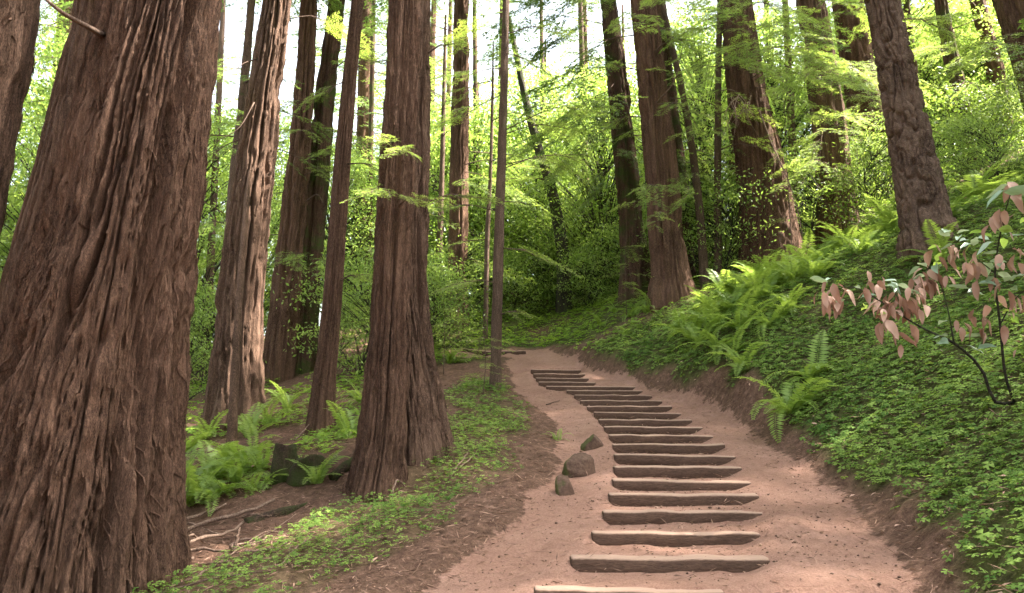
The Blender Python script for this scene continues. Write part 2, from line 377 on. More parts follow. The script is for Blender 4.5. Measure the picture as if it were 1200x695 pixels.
# where the leafy ground cover grows (world coordinates)
LEFT_BAND = np.array([[-2.5, 4.6, .9], [-2.05, 5.4, 1.0], [-1.45, 7.0, .95], [-0.75, 8.8, .8], [-0.45, 10.5, .7], [-0.5, 12.2, .75], [-0.5, 14.0, .6], [-0.7, 16, .5]])
def green_mask(x, y):
    er = np.interp(y, EY, ER); el = np.interp(y, EY, EL); cl = fbm(x * 1.1, y * 1.1, 61, 4)
    right = sstep(0.25, 0.55, x - er + 0.25 * cl + 0.15 - 0.28 * np.exp(-((y - 10.8) / 2.0) ** 2)) * (0.75 + 0.6 * sstep(-.45, -.1, cl)) * (1 - sstep(17, 19, y))
    bx = np.interp(y, LEFT_BAND[:, 1], LEFT_BAND[:, 0]); bw = np.interp(y, LEFT_BAND[:, 1], LEFT_BAND[:, 2])
    left = (1 - sstep(0.6, 1.1, np.abs(x - bx) / bw - 0.5 * cl)) * sstep(4.0, 4.6, y) * (1 - sstep(16, 17, y)) * sstep(-.5, .05, cl + .25)
    back = sstep(18.5, 19.5, y) * sstep(0.6, 1.1, turn_dist(x, y)) * sstep(-.55, .0, cl + .1) * (x > -3)
    far = sstep(9, 11, y) * (x < -2.2) * sstep(-.2, .3, cl) * 0.8
    return np.clip(np.maximum.reduce([right, left, back, far]), 0, 1) * (1 - path_mask(x, y))
attr(ground.data, 'green', green_mask(X, Y) * np.where(X > np.interp(Y, EY, ER), .7, np.where(Y > 18, .75, .2)))

# ------------------------------------------------------------------ log steps
ORD = ['lowest', 'second', 'third', 'fourth', 'fifth', 'sixth', 'seventh', 'eighth', 'ninth', 'tenth', 'eleventh', 'twelfth', 'thirteenth',
       'fourteenth', 'fifteenth', 'sixteenth', 'seventeenth', 'eighteenth', 'nineteenth', 'twentieth', 'twenty first', 'topmost']
def timber(name, p0, p1, hgt, dep, seed, n=22):
    """a rough squared log from p0 to p1 (top front edge), worn and rounded"""
    p0 = np.asarray(p0, float); p1 = np.asarray(p1, float); L = np.linalg.norm(p1 - p0); u = (p1 - p0) / L
    fwd = np.array([-u[1], u[0], 0.0]); fwd /= np.linalg.norm(fwd); up = np.array([0, 0, 1.0])
    m = 14; a = np.arange(m) / m * 2 * math.pi
    ca, sa = np.cos(a), np.sin(a); e = 0.42
    cx = np.sign(ca) * np.abs(ca) ** e * dep / 2; cz = np.sign(sa) * np.abs(sa) ** e * hgt / 2
    ts = np.concatenate([[0, 0.004, 0.012], np.linspace(0.03, 0.97, n), [0.988, 0.996, 1]])
    sh = np.ones(len(ts)); sh[0] = sh[-1] = .8; sh[1] = sh[-2] = .93
    P = np.zeros((len(ts), m, 3))
    for q, t in enumerate(ts):
        w1 = 0.006 * (noise2(t * 5, 0, seed) - .5) * 2
        rr = 1 + 0.10 * (noise2(t * 9 + np.zeros(m), np.arange(m) * .9, seed + 3) - .5) + 0.05 * (noise2(t * 30 + np.zeros(m), np.arange(m) * 1.7, seed + 4) - .5)
        c = p0 + u * L * t + fwd * (dep / 2 + w1) + up * (-hgt / 2 + 0.007 * (noise2(t * 6, 7, seed) - .5) * 2)
        P[q] = c + fwd * (cx * rr * sh[q])[:, None] + up * (cz * rr * sh[q])[:, None]
    base = (p0 + p1) / 2 + up * -hgt
    V = P.reshape(-1, 3) - base
    k = len(ts); ii, jj = np.meshgrid(np.arange(k - 1), np.arange(m), indexing='ij'); j2 = (jj + 1) % m
    b = MB(); V = np.vstack([V, P[0].mean(0) - base, P[-1].mean(0) - base]); r = np.arange(m)
    b.add(V, [np.stack([ii * m + jj, (ii + 1) * m + jj, (ii + 1) * m + j2, ii * m + j2], -1).reshape(-1, 4),
              np.stack([np.full(m, k * m), r, (r + 1) % m], -1), np.stack([np.full(m, k * m + 1), (k - 1) * m + (r + 1) % m, (k - 1) * m + r], -1)])
    return b.build(name, M['timber'], smooth=True, loc=base)
for q, (l, r_, row, Yq) in enumerate(STEPS):
    a = at(l, row, Yq); b = at(r_, row, Yq); b[2] = a[2] - 0.012 + .01 * (R(q).rand() - .5); b[1] += (R(q + 50).rand() - .5) * .08
    if q == 0: b = at(850, 694, Yq)
    lab = '%s timber step counting up from the foot of the trail stairs' % ORD[q] if q < 21 else 'topmost timber step where the dirt stairs turn left'
    tag(timber('step_log', a, b, 0.15 * R(q + 9).uniform(.92, 1.12), 0.12 * R(q + 19).uniform(.85, 1.35), q * 7 + 1), lab, 'step', 'timber steps across the dirt trail')
for a, b, lab in [((542, 411, 21.3), (575, 423, 20.2), 'weathered edging log along the outer side of the upper path bend'),
                  ((574, 419, 20.3), (612, 424, 19.4), 'short edging log beside the thin trunk at the upper path bend')]:
    A = at(*a); B = at(*b); A[2] = gz(A[0], A[1]) + .1; B[2] = gz(B[0], B[1]) + .1
    tag(timber('edging_log', A, B, 0.16, 0.16, int(a[0])), lab, 'log', 'edging logs')

# ------------------------------------------------------------------ foliage building blocks
def rot_to(d, roll=0.0):
    """matrix whose x axis is d"""
    d = np.asarray(d, float); d = d / np.linalg.norm(d)
    up = np.array([0, 0, 1.0]); s = np.cross(up, d); s /= np.linalg.norm(s) + 1e-9
    if np.linalg.norm(s) < .1: s = np.array([0, 1.0, 0])
    u = np.cross(d, s)
    s2 = s * math.cos(roll) + u * math.sin(roll); u2 = np.cross(d, s2)
    return np.stack([d, s2, u2], 1)

def leaves(P, D, S, L, W, fold=0.15):
    """diamond leaves: base P, direction D, side S (n,3); two tris each"""
    n = len(P); D = D / (np.linalg.norm(D, axis=1)[:, None] + 1e-9)
    S = S - D * (S * D).sum(1)[:, None]; S = S / (np.linalg.norm(S, axis=1)[:, None] + 1e-9)
    U = np.cross(D, S); L = np.broadcast_to(L, (n,))[:, None]; W = np.broadcast_to(W, (n,))[:, None]
    v = np.stack([P, P + D * L * .5 + S * W * .5 + U * W * fold, P + D * L, P + D * L * .5 - S * W * .5 + U * W * fold], 1).reshape(-1, 3)
    f = np.arange(n * 4).reshape(n, 4)
    return v, f
def add_leaves(mb, P, D, S, L, W, rng, fold=0.15, lo=0.0, hi=1.0, clump=None):
    v, f = leaves(P, D, S, L, W, fold)
    var = rng.uniform(lo, hi, len(P)) if clump is None else np.clip(clump + rng.uniform(-.2, .2, len(P)), 0, 1)
    tri = np.concatenate([f[:, [0, 1, 2]], f[:, [0, 2, 3]]])
    mb.add(v, tri, np.repeat(var, 4))

def spray_leaves(seed, L=2.0, ntw=26, tl=0.38, nl=0.05, nw=0.012, per=14, droop=0.25, order2=True):
    """flat feathery conifer branch along +x: returns leaf arrays P, D, S and stem paths"""
    rng = R(seed); P = []; D = []; S = []; stems = []
    main = lambda t: np.array([L * t, 0.06 * L * math.sin(t * 3 + seed), -droop * L * t * t])
    stems.append(np.array([main(t) for t in np.linspace(0, 1, 7)]))
    for q in range(ntw):
        t = 0.12 + 0.88 * (q + rng.rand() * .7) / ntw
        side = 1 if q % 2 else -1
        b = main(min(t, 1)); ln = tl * (1.15 - 0.75 * t) * rng.uniform(.65, 1.25)
        ang = side * math.radians(rng.uniform(38, 66)) if q < ntw - 1 else 0
        d0 = np.array([math.cos(ang), math.sin(ang), rng.uniform(-.3, .12)]); d0 /= np.linalg.norm(d0)
        subs = [(b, d0, ln)]
        if order2:
            for z in range(3):
                s = rng.uniform(.25, .8); a2 = rng.choice([-1, 1]) * rng.uniform(.5, .9)
                d2 = np.array([d0[0] * math.cos(a2) - d0[1] * math.sin(a2), d0[0] * math.sin(a2) + d0[1] * math.cos(a2), d0[2] - .12])
                subs.append((b + d0 * ln * s, d2 / np.linalg.norm(d2), ln * rng.uniform(.3, .5)))
        for (bb, dd, l) in subs:
            k = max(4, int(per * l / tl)); tt = (np.arange(k) + .5) / k
            pos = bb + dd * (l * tt)[:, None] + np.array([0, 0, -.18 * l]) * (tt ** 2)[:, None]
            sg = np.where(np.arange(k) % 2 == 0, 1, -1); sv = np.cross([0, 0, 1.0], dd); sv /= np.linalg.norm(sv)
            dirs = dd * 0.75 + sv * (sg * .75)[:, None] + rng.normal(0, .12, (k, 3))
            P.append(pos); D.append(dirs); S.append(np.tile(dd, (k, 1)) + rng.normal(0, .25, (k, 3)))
            stems.append(np.stack([bb, bb + dd * l * .6 + [0, 0, -.06 * l], bb + dd * l + [0, 0, -.18 * l]]))
    P, D, S = map(np.concatenate, (P, D, S))
    return P, D, S, nl * rng.uniform(.7, 1.3, len(P)), nw * rng.uniform(.8, 1.3, len(P)), stems

SPR_FAR = [spray_leaves(s, 2.2, 20, .55, .12, .030, 9, .2, True) for s in (1, 2, 3)]
SPR_MID = [spray_leaves(s, 2.0, 24, .45, .075, .017, 11, .2, True) for s in (4, 5, 6)]
SPR_NEAR = [spray_leaves(s, 1.2, 20, .28, .045, .0095, 11, .15, True) for s in (7, 8, 9)]

def put_spray(lm, sm, spr, base, d, scale, rng, roll=0.0, stem_r=0.012, vlo=0.0, vhi=1.0):
    P, D, S, L, W, stems = spr; Mx = rot_to(d, roll)
    if lm is not None:
        c = rng.uniform(vlo, vhi)
        add_leaves(lm, base + scale * (P @ Mx.T), D @ Mx.T, S @ Mx.T, L * scale, W * scale, rng, clump=np.full(len(P), c))
    if sm is not None:
        for q, s in enumerate(stems):
            if q > 0 and (q % 4 != 1 or (stem_r < .007 and q % 8 != 1)): continue
            p = base + scale * (s @ Mx.T)
            tube(sm, p, np.linspace(stem_r if q == 0 else stem_r * .3, stem_r * .25 if q == 0 else stem_r * .12, len(p)), 4 if q == 0 else 3, cap=False)

def conifer_crown(seed, h0, h1, rad, nb, spr, sc0=1.0, name='crown', mat='needle'):
    """drooping redwood crown from h0 to h1: mesh data (leaves) and mesh data (limbs)"""
    rng = R(seed); lm = MB(); sm = MB()
    for q in range(nb):
        t = (q + rng.rand()) / nb; h = h0 + (h1 - h0) * t; a = q * 2.399 + rng.rand()
        ln = rad * (1 - t * .75) * rng.uniform(.55, 1.1); el = rng.uniform(-.45, .15)
        d = np.array([math.cos(a) * math.cos(el), math.sin(a) * math.cos(el), math.sin(el)])
        s = ln / 2.1
        put_spray(lm, sm, spr[q % 3], np.array([0, 0, h]), d, s, rng, rng.uniform(-.4, .4), .022)
        if ln > 2.4:
            for z in range(2):
                aa = a + rng.choice([-1, 1]) * rng.uniform(.3, .7); b = np.array([0, 0, h]) + d * ln * rng.uniform(.3, .6)
                d2 = np.array([math.cos(aa), math.sin(aa), math.sin(el) - .25])
                put_spray(lm, None, spr[(q + z) % 3], b, d2, s * .62, rng, rng.uniform(-.5, .5))
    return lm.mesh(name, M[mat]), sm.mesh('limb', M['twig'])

def broad_crown(seed, h0, h1, rad, ncl, per, ll, lw, mat, spread=0.45, trunk_r=.09):
    """broadleaf crown: leaf clumps on limbs"""
    rng = R(seed); lm = MB(); sm = MB()
    tr = smooth_path([[0, 0, -.4], [.15 * rng.normal(), .15 * rng.normal(), h0 * .6], [.4 * rng.normal(), .4 * rng.normal(), h0 + (h1 - h0) * .5], [.6 * rng.normal(), .6 * rng.normal(), h1 * .93]], 14)
    tube(sm, tr, np.linspace(trunk_r, trunk_r * .2, 14), 7)
    for q in range(ncl):
        t = rng.rand() ** .8; h = h0 + (h1 - h0) * t; a = rng.uniform(0, 2 * math.pi)
        env = rad * (0.35 + .65 * math.sin(math.pi * min(1, .12 + t * .9))); r = env * math.sqrt(rng.uniform(.12, 1))
        c = np.array([math.cos(a) * r, math.sin(a) * r, h])
        st = tr[int(np.clip(t * 9 + 2, 0, 12))]
        mid = (st + c) / 2 + [0, 0, .15 * r]
        tube(sm, smooth_path([st, mid, c], 6), np.linspace(trunk_r * .3, .006, 6), 4, cap=False)
        k = int(per * rng.uniform(.5, 1.4)); g = rng.normal(0, 1, (k, 3)) * np.array([spread, spread, spread * .38]) * rng.uniform(.7, 1.3)
        P = c + g; D = g * .8 + rng.normal(0, .5, (k, 3)) + [0, 0, -.15]; S = rng.normal(0, 1, (k, 3)); S[:, 2] *= .35
        add_leaves(lm, P, D, S, ll * rng.uniform(.6, 1.3, k), lw * rng.uniform(.7, 1.3, k), rng, clump=np.full(k, np.clip(rng.normal(.5, .25), 0, 1)))
    return lm.mesh('crown', M[mat]), sm.mesh('trunk', M['laurel_bark'])

# ------------------------------------------------------------------ trunks
def trunk_mesh(pts, H, nseg, step, style='redwood', seed=0, ridge=0.10, depth=0.03, flute=0.06, mat='redwood', top_r=None, fine_h=None, spiral=0.0):
    """pts: rows (x, y, z, r) from the base up, absolute; continues straight to height H above base"""
    P = np.asarray(pts, float); base = P[0, :3].copy()
    d = P[-1, :3] - P[-2, :3]; d /= np.linalg.norm(d)
    if P[-1, 2] - base[2] < H:
        k = (H - (P[-1, 2] - base[2])) / max(d[2], .5)
        dd = d * np.array([.6, .6, 1]); P = np.vstack([P, [*(P[-1, :3] + dd * k * .5), P[-1, 3] * .8], [*(P[-1, :3] + dd * k), top_r or P[-1, 3] * .45]])
    n = 60; C = smooth_path(P, n * 4); hz = C[:, 2] - base[2]
    # ring heights: fine where the photograph looks, coarse above
    fh = fine_h or H; hs_ = np.concatenate([[-1.1, -.7, -.4], np.arange(-.2, fh, step)]); s = step; h = hs_[-1]; ext = []
    while h < hz[-1]: s *= 1.12; h += s; ext.append(min(h, hz[-1]))
    hs_ = np.concatenate([hs_, ext]) if ext else hs_
    o = np.argsort(hz); c = np.stack([np.interp(hs_, hz[o], C[o, q]) for q in range(4)], 1)
    c[hs_ < 0, 2] = base[2] + hs_[hs_ < 0]
    th = np.arange(nseg) / nseg; TH, HH = np.meshgrid(th, hs_); Rr = c[:, 3][:, None]
    circ = 2 * math.pi * np.median(c[:max(3, len(hs_) // 3), 3]); K = max(6, int(circ / ridge))
    fl = (noise2(TH * 5 + 0, HH * .12, seed, 5) - .5) * 2 * flute * (1 + 1.4 * np.exp(-np.maximum(HH, 0) / .8)) * Rr
    if style == 'redwood':
        wv = TH * K + 1.0 * (noise2(TH * max(3, K // 3), HH * .28, seed + 1, max(3, K // 3)) - .5) + spiral * HH + .35 * (noise2(TH * K, HH * 1.4, seed + 12, K) - .5)
        a = sstep(.0, .12, np.abs(noise2(wv, HH * .24, seed + 2, K) - .5)); b = sstep(.0, .13, np.abs(noise2(wv * 2, HH * .5, seed + 3, K * 2) - .5))
        e = sstep(.0, .16, np.abs(noise2(wv * 5, HH * 1.1, seed + 4, K * 5) - .5))
        rag = noise2(wv * 3, HH * 5, seed + 5, K * 3) - .5; lift = noise2(wv, HH * .5, seed + 9, K) - .5
        lump = noise2(TH * max(4, K // 2), HH * .8, seed + 6, max(4, K // 2)) - .5
        disp = depth * ((a - 1.0) * 1.6 + (b - 1.0) * .7 * (.3 + a * .7) + (e - .8) * .5 + rag * .45 + lump * .25 + lift * .5)
    elif style == 'fir':
        wv = TH * K + 1.2 * (noise2(TH * K, HH * 2.2, seed + 1, K) - .5)
        a = sstep(.0, .15, np.abs(noise2(wv, HH * 2.4, seed + 2, K) - .5)); b = sstep(.0, .15, np.abs(noise2(wv * 2, HH * 6, seed + 3, K * 2) - .5))
        disp = depth * ((a - 1.0) * 1.3 + (b - 1) * .6 + (noise2(wv * 4, HH * 16, seed + 4, K * 4) - .5) * .45 + (noise2(wv, HH * 2, seed + 6, K) - .5) * .5)
    else:
        disp = depth * ((noise2(TH * K, HH * 3, seed + 2, K) - .5) + .6 * (noise2(TH * K * 2, HH * 8, seed + 3, K * 2) - .5))
    rad = np.maximum(Rr + fl + disp * np.clip(Rr / max(P[0, 3] * .6, .01), .3, 1), Rr * .4)
    ang = TH * 2 * math.pi
    V = np.stack([c[:, 0][:, None] + rad * np.cos(ang), c[:, 1][:, None] + rad * np.sin(ang), np.broadcast_to(c[:, 2][:, None], rad.shape)], -1) - base
    global LAST
    LAST = (V, hs_, step, fh)
    m = len(hs_); ii, jj = np.meshgrid(np.arange(m - 1), np.arange(nseg), indexing='ij'); j2 = (jj + 1) % nseg
    b_ = MB(); b_.add(V, np.stack([ii * nseg + jj, ii * nseg + j2, (ii + 1) * nseg + j2, (ii + 1) * nseg + jj], -1).reshape(-1, 4))
    return b_.mesh('trunk', M[mat], True), base, c

TREES = {}; NICE = {}
def tree(key, label, ctrl, H=22, nseg=72, step=.09, cat='tree', name='redwood_tree', group=None, sink=True, crown=None, flakes=0, **kw):
    """ctrl rows: (px, py, Y, width px) from the base up"""
    pts = []
    for (px, py, Yd, wpx) in ctrl:
        p = at(px, py, Yd); pts.append([*p, wpx * .5 * px_size(px, py, Yd)])
    g = gz(pts[0][0], pts[0][1])
    pts[0][2] = min(pts[0][2], g + .02) if sink else pts[0][2]
    me, base, c = trunk_mesh(pts, H, nseg, step, **kw)
    root = empty(name, base, label, cat, group)
    t = bpy.data.objects.new('trunk', me); link(t, root)
    TREES[key] = (root, c); NICE[key] = label
    if flakes:
        V, hs_, st_, fh_ = LAST; rg_ = R(int(abs(base[0]) * 100) + flakes); fb = MB(); nr_ = int((hs_ < fh_).sum())
        lo_ = 3 + int(.2 / st_)
        for q in range(flakes):
            i0 = rg_.randint(lo_, nr_ - 2); ln = rg_.gamma(2.2, .05) + .03; k = max(2, min(int(ln / st_), nr_ - 1 - i0)); j = rg_.randint(V.shape[1])
            ids = i0 + np.linspace(0, k, 4).astype(int); p = V[ids, j]; jn = (j + rg_.randint(-1, 2)) % V.shape[1]
            p[2:] = V[ids[2:], jn]
            cen = V[ids].mean(1); rad_ = p - cen; rad_ /= np.linalg.norm(rad_, axis=1)[:, None]; tan = np.cross([0, 0, 1.0], rad_)
            lift = rg_.uniform(.002, .006) + np.array([0, .002, .004, 1.0]) * rg_.uniform(0, .03) * (rg_.rand() < .5)
            if rg_.rand() < .5: lift = lift[::-1] if np.ndim(lift) else lift
            p = p + rad_ * np.broadcast_to(lift, (4,))[:, None]; wd = rg_.uniform(.003, .012) * np.array([.5, 1, .9, .25])
            v = np.concatenate([p - tan * wd[:, None], p + rad_ * .004, p + tan * wd[:, None]])
            r_ = np.arange(3); fb.add(v, [np.stack([r_, 4 + r_, 5 + r_, 1 + r_], -1), np.stack([4 + r_, 8 + r_, 9 + r_, 5 + r_], -1)])
        tag(fb.build('loose_bark', M[kw.get('mat', 'redwood')], root), kind='stuff')
    if crown is not None:
        lm, sm = crown
        top = c[np.argmin(np.abs(c[:, 2] - base[2] - H * .98))]
        o = bpy.data.objects.new('crown', lm); link(o, root); k = H / 22.0
        mid = c[np.argmin(np.abs(c[:, 2] - base[2] - H * .75))]
        o.location = tuple(np.array([mid[0], mid[1], base[2]]) - base); o.scale = (k, k, k); o.rotation_euler = (0, 0, sum(ord(ch) * (i_ + 3) for i_, ch in enumerate(key)) % 7)
        l = bpy.data.objects.new('limb', sm); link(l, root); l.location = o.location; l.scale = o.scale; l.rotation_euler = o.rotation_euler
    return root
def axis_at(key, z):
    c = TREES[key][1]; return c[np.argmin(np.abs(c[:, 2] - z))]

CR_HI = [conifer_crown(11 + s, 12.5, 22.2, 3.9, 78, SPR_FAR) for s in range(2)]     # high crowns over the trail
A = CR_HI[0]; B_ = CR_HI[1]

tree('T1', 'massive leaning redwood trunk with deep twisted bark furrows beside the trail', [(66, 745, 5.9, 285), (68, 690, 5.9, 262), (90, 540, 5.9, 215), (110, 430, 5.9, 190), (147, 240, 5.9, 152), (190, 0, 5.9, 124), (212, -150, 5.9, 116)],
     H=21, nseg=400, step=.0185, seed=3, ridge=.19, depth=.12, flute=.06, mat='redwood', fine_h=4.6, spiral=-.35, crown=A, flakes=5000)
tree('T0', 'pale brown redwood whose upper trunk leans beside the massive furrowed redwood', [(-240, 720, 5.3, 310), (-185, 560, 5.3, 245), (-128, 300, 5.3, 205), (-84, 100, 5.3, 185), (-54, -40, 5.3, 176)],
     H=21, nseg=200, step=.034, seed=21, ridge=.14, depth=.05, mat='redwood_grey', fine_h=4.8, spiral=-.2, crown=B_, flakes=1200)
tree('T1b', 'redwood trunk pressed close behind the massive furrowed redwood', [(20, 560, 8.2, 125), (50, 360, 8.2, 96), (90, 200, 8.2, 86), (130, 0, 8.2, 74), (144, -80, 8.2, 70)],
     H=22, nseg=150, step=.04, seed=23, ridge=.12, depth=.04, mat='redwood', fine_h=6, crown=A)
tree('T2', 'tall redwood with a sunlit bark streak behind the thin pale pole', [(273, 495, 13.6, 76), (276, 440, 13.6, 62), (281, 345, 13.6, 53), (300, 180, 13.6, 43), (325, 0, 13.6, 31), (333, -60, 13.6, 29)],
     H=24, nseg=130, step=.06, seed=5, ridge=.2, depth=.085, flute=.12, fine_h=9, mat='redwood_grey', crown=B_, flakes=700)
tree('T2b', 'slender redwood just behind the redwood with the sunlit bark streak', [(258, 470, 17, 17), (272, 240, 17, 12), (284, 120, 17, 10), (295, 0, 17, 8.5)], H=20, nseg=32, step=.15, seed=6, mat='thin', style='x', crown=A)
tree('pole', 'thin pale bare dead pole standing among ferns', [(271, 537, 10.8, 15), (273, 490, 10.9, 11), (281, 345, 11.6, 8), (289, 240, 12.2, 6), (293, 200, 12.5, 4)], H=4.2, nseg=24, step=.08, seed=8, style='x', depth=.012, ridge=.05, mat='redwood_grey', name='dead_pole', cat='dead tree', top_r=.02)
tree('T3', 'left trunk of the fused pair of dark redwoods', [(326, 443, 18.8, 46), (330, 400, 18.8, 38), (337, 330, 18.8, 34), (352, 180, 18.8, 26), (363, 0, 18.8, 19), (367, -60, 18.8, 18)], H=24, nseg=90, step=.1, seed=9, ridge=.2, depth=.085, fine_h=11)
tree('T4', 'mossy right trunk of the fused pair of dark redwoods', [(352, 440, 19.3, 42), (356, 380, 19.3, 33), (364, 300, 19.3, 28), (378, 150, 19.3, 24), (396, 0, 19.3, 20), (402, -60, 19.3, 19)], H=24, nseg=90, step=.1, seed=10, ridge=.2, depth=.085, fine_h=11, mat='redwood_moss', crown=A)
tree('T5', 'clean straight young redwood between the fused pair and the double trunk', [(376, 502, 11.8, 38), (380, 450, 11.8, 28), (390, 345, 11.8, 23), (402, 180, 11.8, 19), (419, 0, 11.8, 14.5), (424, -60, 11.8, 14)], H=20, nseg=80, step=.06, seed=11, ridge=.07, depth=.022, flute=.04, fine_h=7)
tree('T6a', 'dark left trunk of the double redwood standing nearest the steps', [(437, 578, 8.5, 76), (444, 530, 8.5, 60), (452, 440, 8.5, 50), (459, 300, 8.5, 45), (468, 150, 8.5, 40), (476, 0, 8.5, 36), (480, -80, 8.5, 34)],
     H=22, nseg=170, step=.04, seed=12, ridge=.13, depth=.065, flute=.08, fine_h=6.6, flakes=1500)
tree('T6b', 'flaring right trunk of the double redwood standing nearest the steps', [(494, 523, 9.2, 78), (490, 480, 9.2, 62), (481, 400, 9.2, 52), (478, 300, 9.2, 48), (482, 150, 9.2, 45), (486, 0, 9.2, 40), (488, -80, 9.2, 38)],
     H=22, nseg=180, step=.04, seed=13, ridge=.14, depth=.08, flute=.12, fine_h=6.8, mat='redwood_grey', crown=B_, flakes=1500)
tree('T7', 'straight redwood rising behind the path bend', [(537, 380, 24.5, 32), (537, 340, 24.5, 25), (538, 200, 24.5, 22), (541, 0, 24.5, 17), (542, -60, 24.5, 17)], H=24, nseg=64, step=.14, seed=14, fine_h=12, ridge=.2, depth=.085, crown=A)
tree('T8', 'slim young trunk growing on the path edge by the upper steps', [(580, 459, 14.1, 19), (581, 440, 14.1, 14), (584, 300, 14.1, 12), (589, 150, 14.1, 10), (593, 0, 14.1, 8), (595, -60, 14.1, 7.5)], H=14, nseg=40, step=.08, seed=15, style='x', depth=.015, ridge=.06, mat='thin', fine_h=9)
tree('T9', 'leaning dark mossy laurel trunk on the slope beyond the bend', [(661, 368, 26, 19), (660, 300, 26, 15), (647, 225, 26, 13), (633, 180, 26, 11), (619, 130, 26, 9), (607, 75, 26, 7), (596, 20, 26, 5)], H=11, nseg=32, step=.14, seed=16, style='x', depth=.03, mat='laurel_bark', name='laurel_tree', top_r=.05)
tree('T10', 'very thin dark sapling trunk behind the slim path edge trunk', [(569, 372, 23, 6), (571, 280, 23, 6), (575, 200, 23, 4), (577, 120, 23, 3)], H=10, nseg=16, step=.2, seed=17, style='x', depth=.01, mat='thin', name='sapling')
tree('T11', 'thin grey trunk between the double redwood and the straight redwood behind it', [(513, 370, 27, 11), (515, 300, 27, 8), (518, 200, 27, 6)], H=12, nseg=20, step=.2, seed=18, style='x', depth=.01, mat='thin')
tree('T12', 'redwood with drooping dark foliage above the back slope', [(747, 345, 21.5, 44), (743, 300, 21.5, 33), (735, 200, 21.5, 27), (722, 80, 21.5, 22), (713, 0, 21.5, 18), (708, -60, 21.5, 17)], H=24, nseg=80, step=.11, seed=19, fine_h=12, ridge=.2, depth=.085, mat='redwood_moss', crown=B_)
tree('T13', 'stout redwood with furrowed dark bark at the top of the fern bank', [(788, 352, 18.92, 56), (784, 310, 18.92, 43), (775, 200, 18.92, 37), (762, 80, 18.92, 32), (752, 0, 18.92, 28), (747, -60, 18.92, 26)], H=24, nseg=120, step=.07, seed=20, fine_h=10, ridge=.2, depth=.085, flute=.11, crown=A)
tree('T13b', 'mossy redwood half hidden behind the stout redwood on the fern bank', [(804, 338, 20.9, 32), (800, 290, 20.9, 24), (790, 180, 20.9, 21), (777, 60, 20.9, 18), (768, -40, 20.9, 16)], H=22, nseg=64, step=.11, seed=22, fine_h=10, ridge=.2, depth=.085, mat='redwood_moss')
tree('T14', 'bent slim trunk leaning between the stout redwood and the straight pole trunk', [(826, 335, 19.36, 11), (821, 260, 19.36, 9.5), (812, 180, 19.36, 8.5), (798, 100, 19.36, 7.5), (784, 40, 19.36, 6.5), (774, -10, 19.36, 6)], H=11, nseg=24, step=.12, seed=24, style='x', depth=.012, mat='thin', name='slim_tree')
tree('T15', 'straight slim trunk left of the big bare redwood on the bank', [(841, 330, 19.8, 9), (841, 200, 19.8, 8), (842, 80, 19.8, 7), (844, -10, 19.8, 6)], H=11, nseg=24, step=.12, seed=25, style='x', depth=.012, mat='thin', name='slim_tree')
tree('T16', 'broad redwood with a burl of dead twigs under bright foliage', [(903, 318, 19.66, 76), (899, 270, 19.66, 62), (890, 190, 19.66, 52), (877, 110, 19.66, 44), (864, 0, 19.66, 36), (858, -60, 19.66, 34)], H=25, nseg=130, step=.07, seed=26, fine_h=11, ridge=.2, depth=.085, flute=.13, crown=B_)
tree('T17', 'redwood with a hollow dark base behind the green spray branches', [(984, 283, 20.67, 56), (980, 230, 20.67, 44), (972, 150, 20.67, 38), (958, 50, 20.67, 33), (950, 0, 20.67, 31), (942, -60, 20.67, 29)], H=25, nseg=110, step=.08, seed=27, fine_h=11, ridge=.2, depth=.085, mat='redwood_grey')
tree('T18', 'dark shaded redwood behind the craggy fir', [(1032, 235, 23.5, 58), (1024, 180, 23.5, 46), (1010, 100, 23.5, 40), (992, 0, 23.5, 33), (982, -60, 23.5, 31)], H=25, nseg=90, step=.1, seed=28, fine_h=12, ridge=.2, depth=.085)
tree('T19', 'leaning fir with craggy plated bark on the right hillside', [(1092, 286, 12, 72), (1084, 250, 12, 56), (1066, 160, 12, 46), (1048, 70, 12, 39), (1034, 0, 12, 35), (1022, -60, 12, 33)], H=22, nseg=210, step=.027, seed=29, style='fir', ridge=.13, depth=.06, flute=.03, fine_h=7.5, mat='fir', name='fir_tree', crown=A)
tree('T20', 'dark trunk standing high on the hillside right of the craggy fir', [(1140, 205, 20, 30), (1130, 150, 20, 21), (1116, 80, 20, 17), (1101, 0, 20, 14), (1092, -50, 20, 13)], H=20, nseg=48, step=.12, seed=30, fine_h=10, ridge=.2, depth=.085, mat='redwood_moss', crown=B_)
tree('T21', 'slender dark trunk farther up the right hillside', [(1178, 150, 24, 20), (1168, 90, 24, 18), (1152, 30, 24, 16), (1140, -30, 24, 15)], H=20, nseg=48, step=.15, seed=31, fine_h=10, ridge=.2, depth=.085, crown=A)
tree('T22', 'thick redwood crossing the top of the right hillside', [(1250, 170, 17, 70), (1225, 90, 17, 56), (1196, 10, 17, 48), (1175, -50, 17, 44)], H=22, nseg=80, step=.1, seed=32, fine_h=10, ridge=.2, depth=.085, crown=B_)
tree('T23', 'thin leaning sapling trunk by the craggy fir', [(1060, 240, 15.5, 8), (1049, 150, 15.5, 7), (1036, 60, 15.5, 6)], H=9, nseg=16, step=.15, seed=33, style='x', depth=.01, mat='thin', name='sapling')

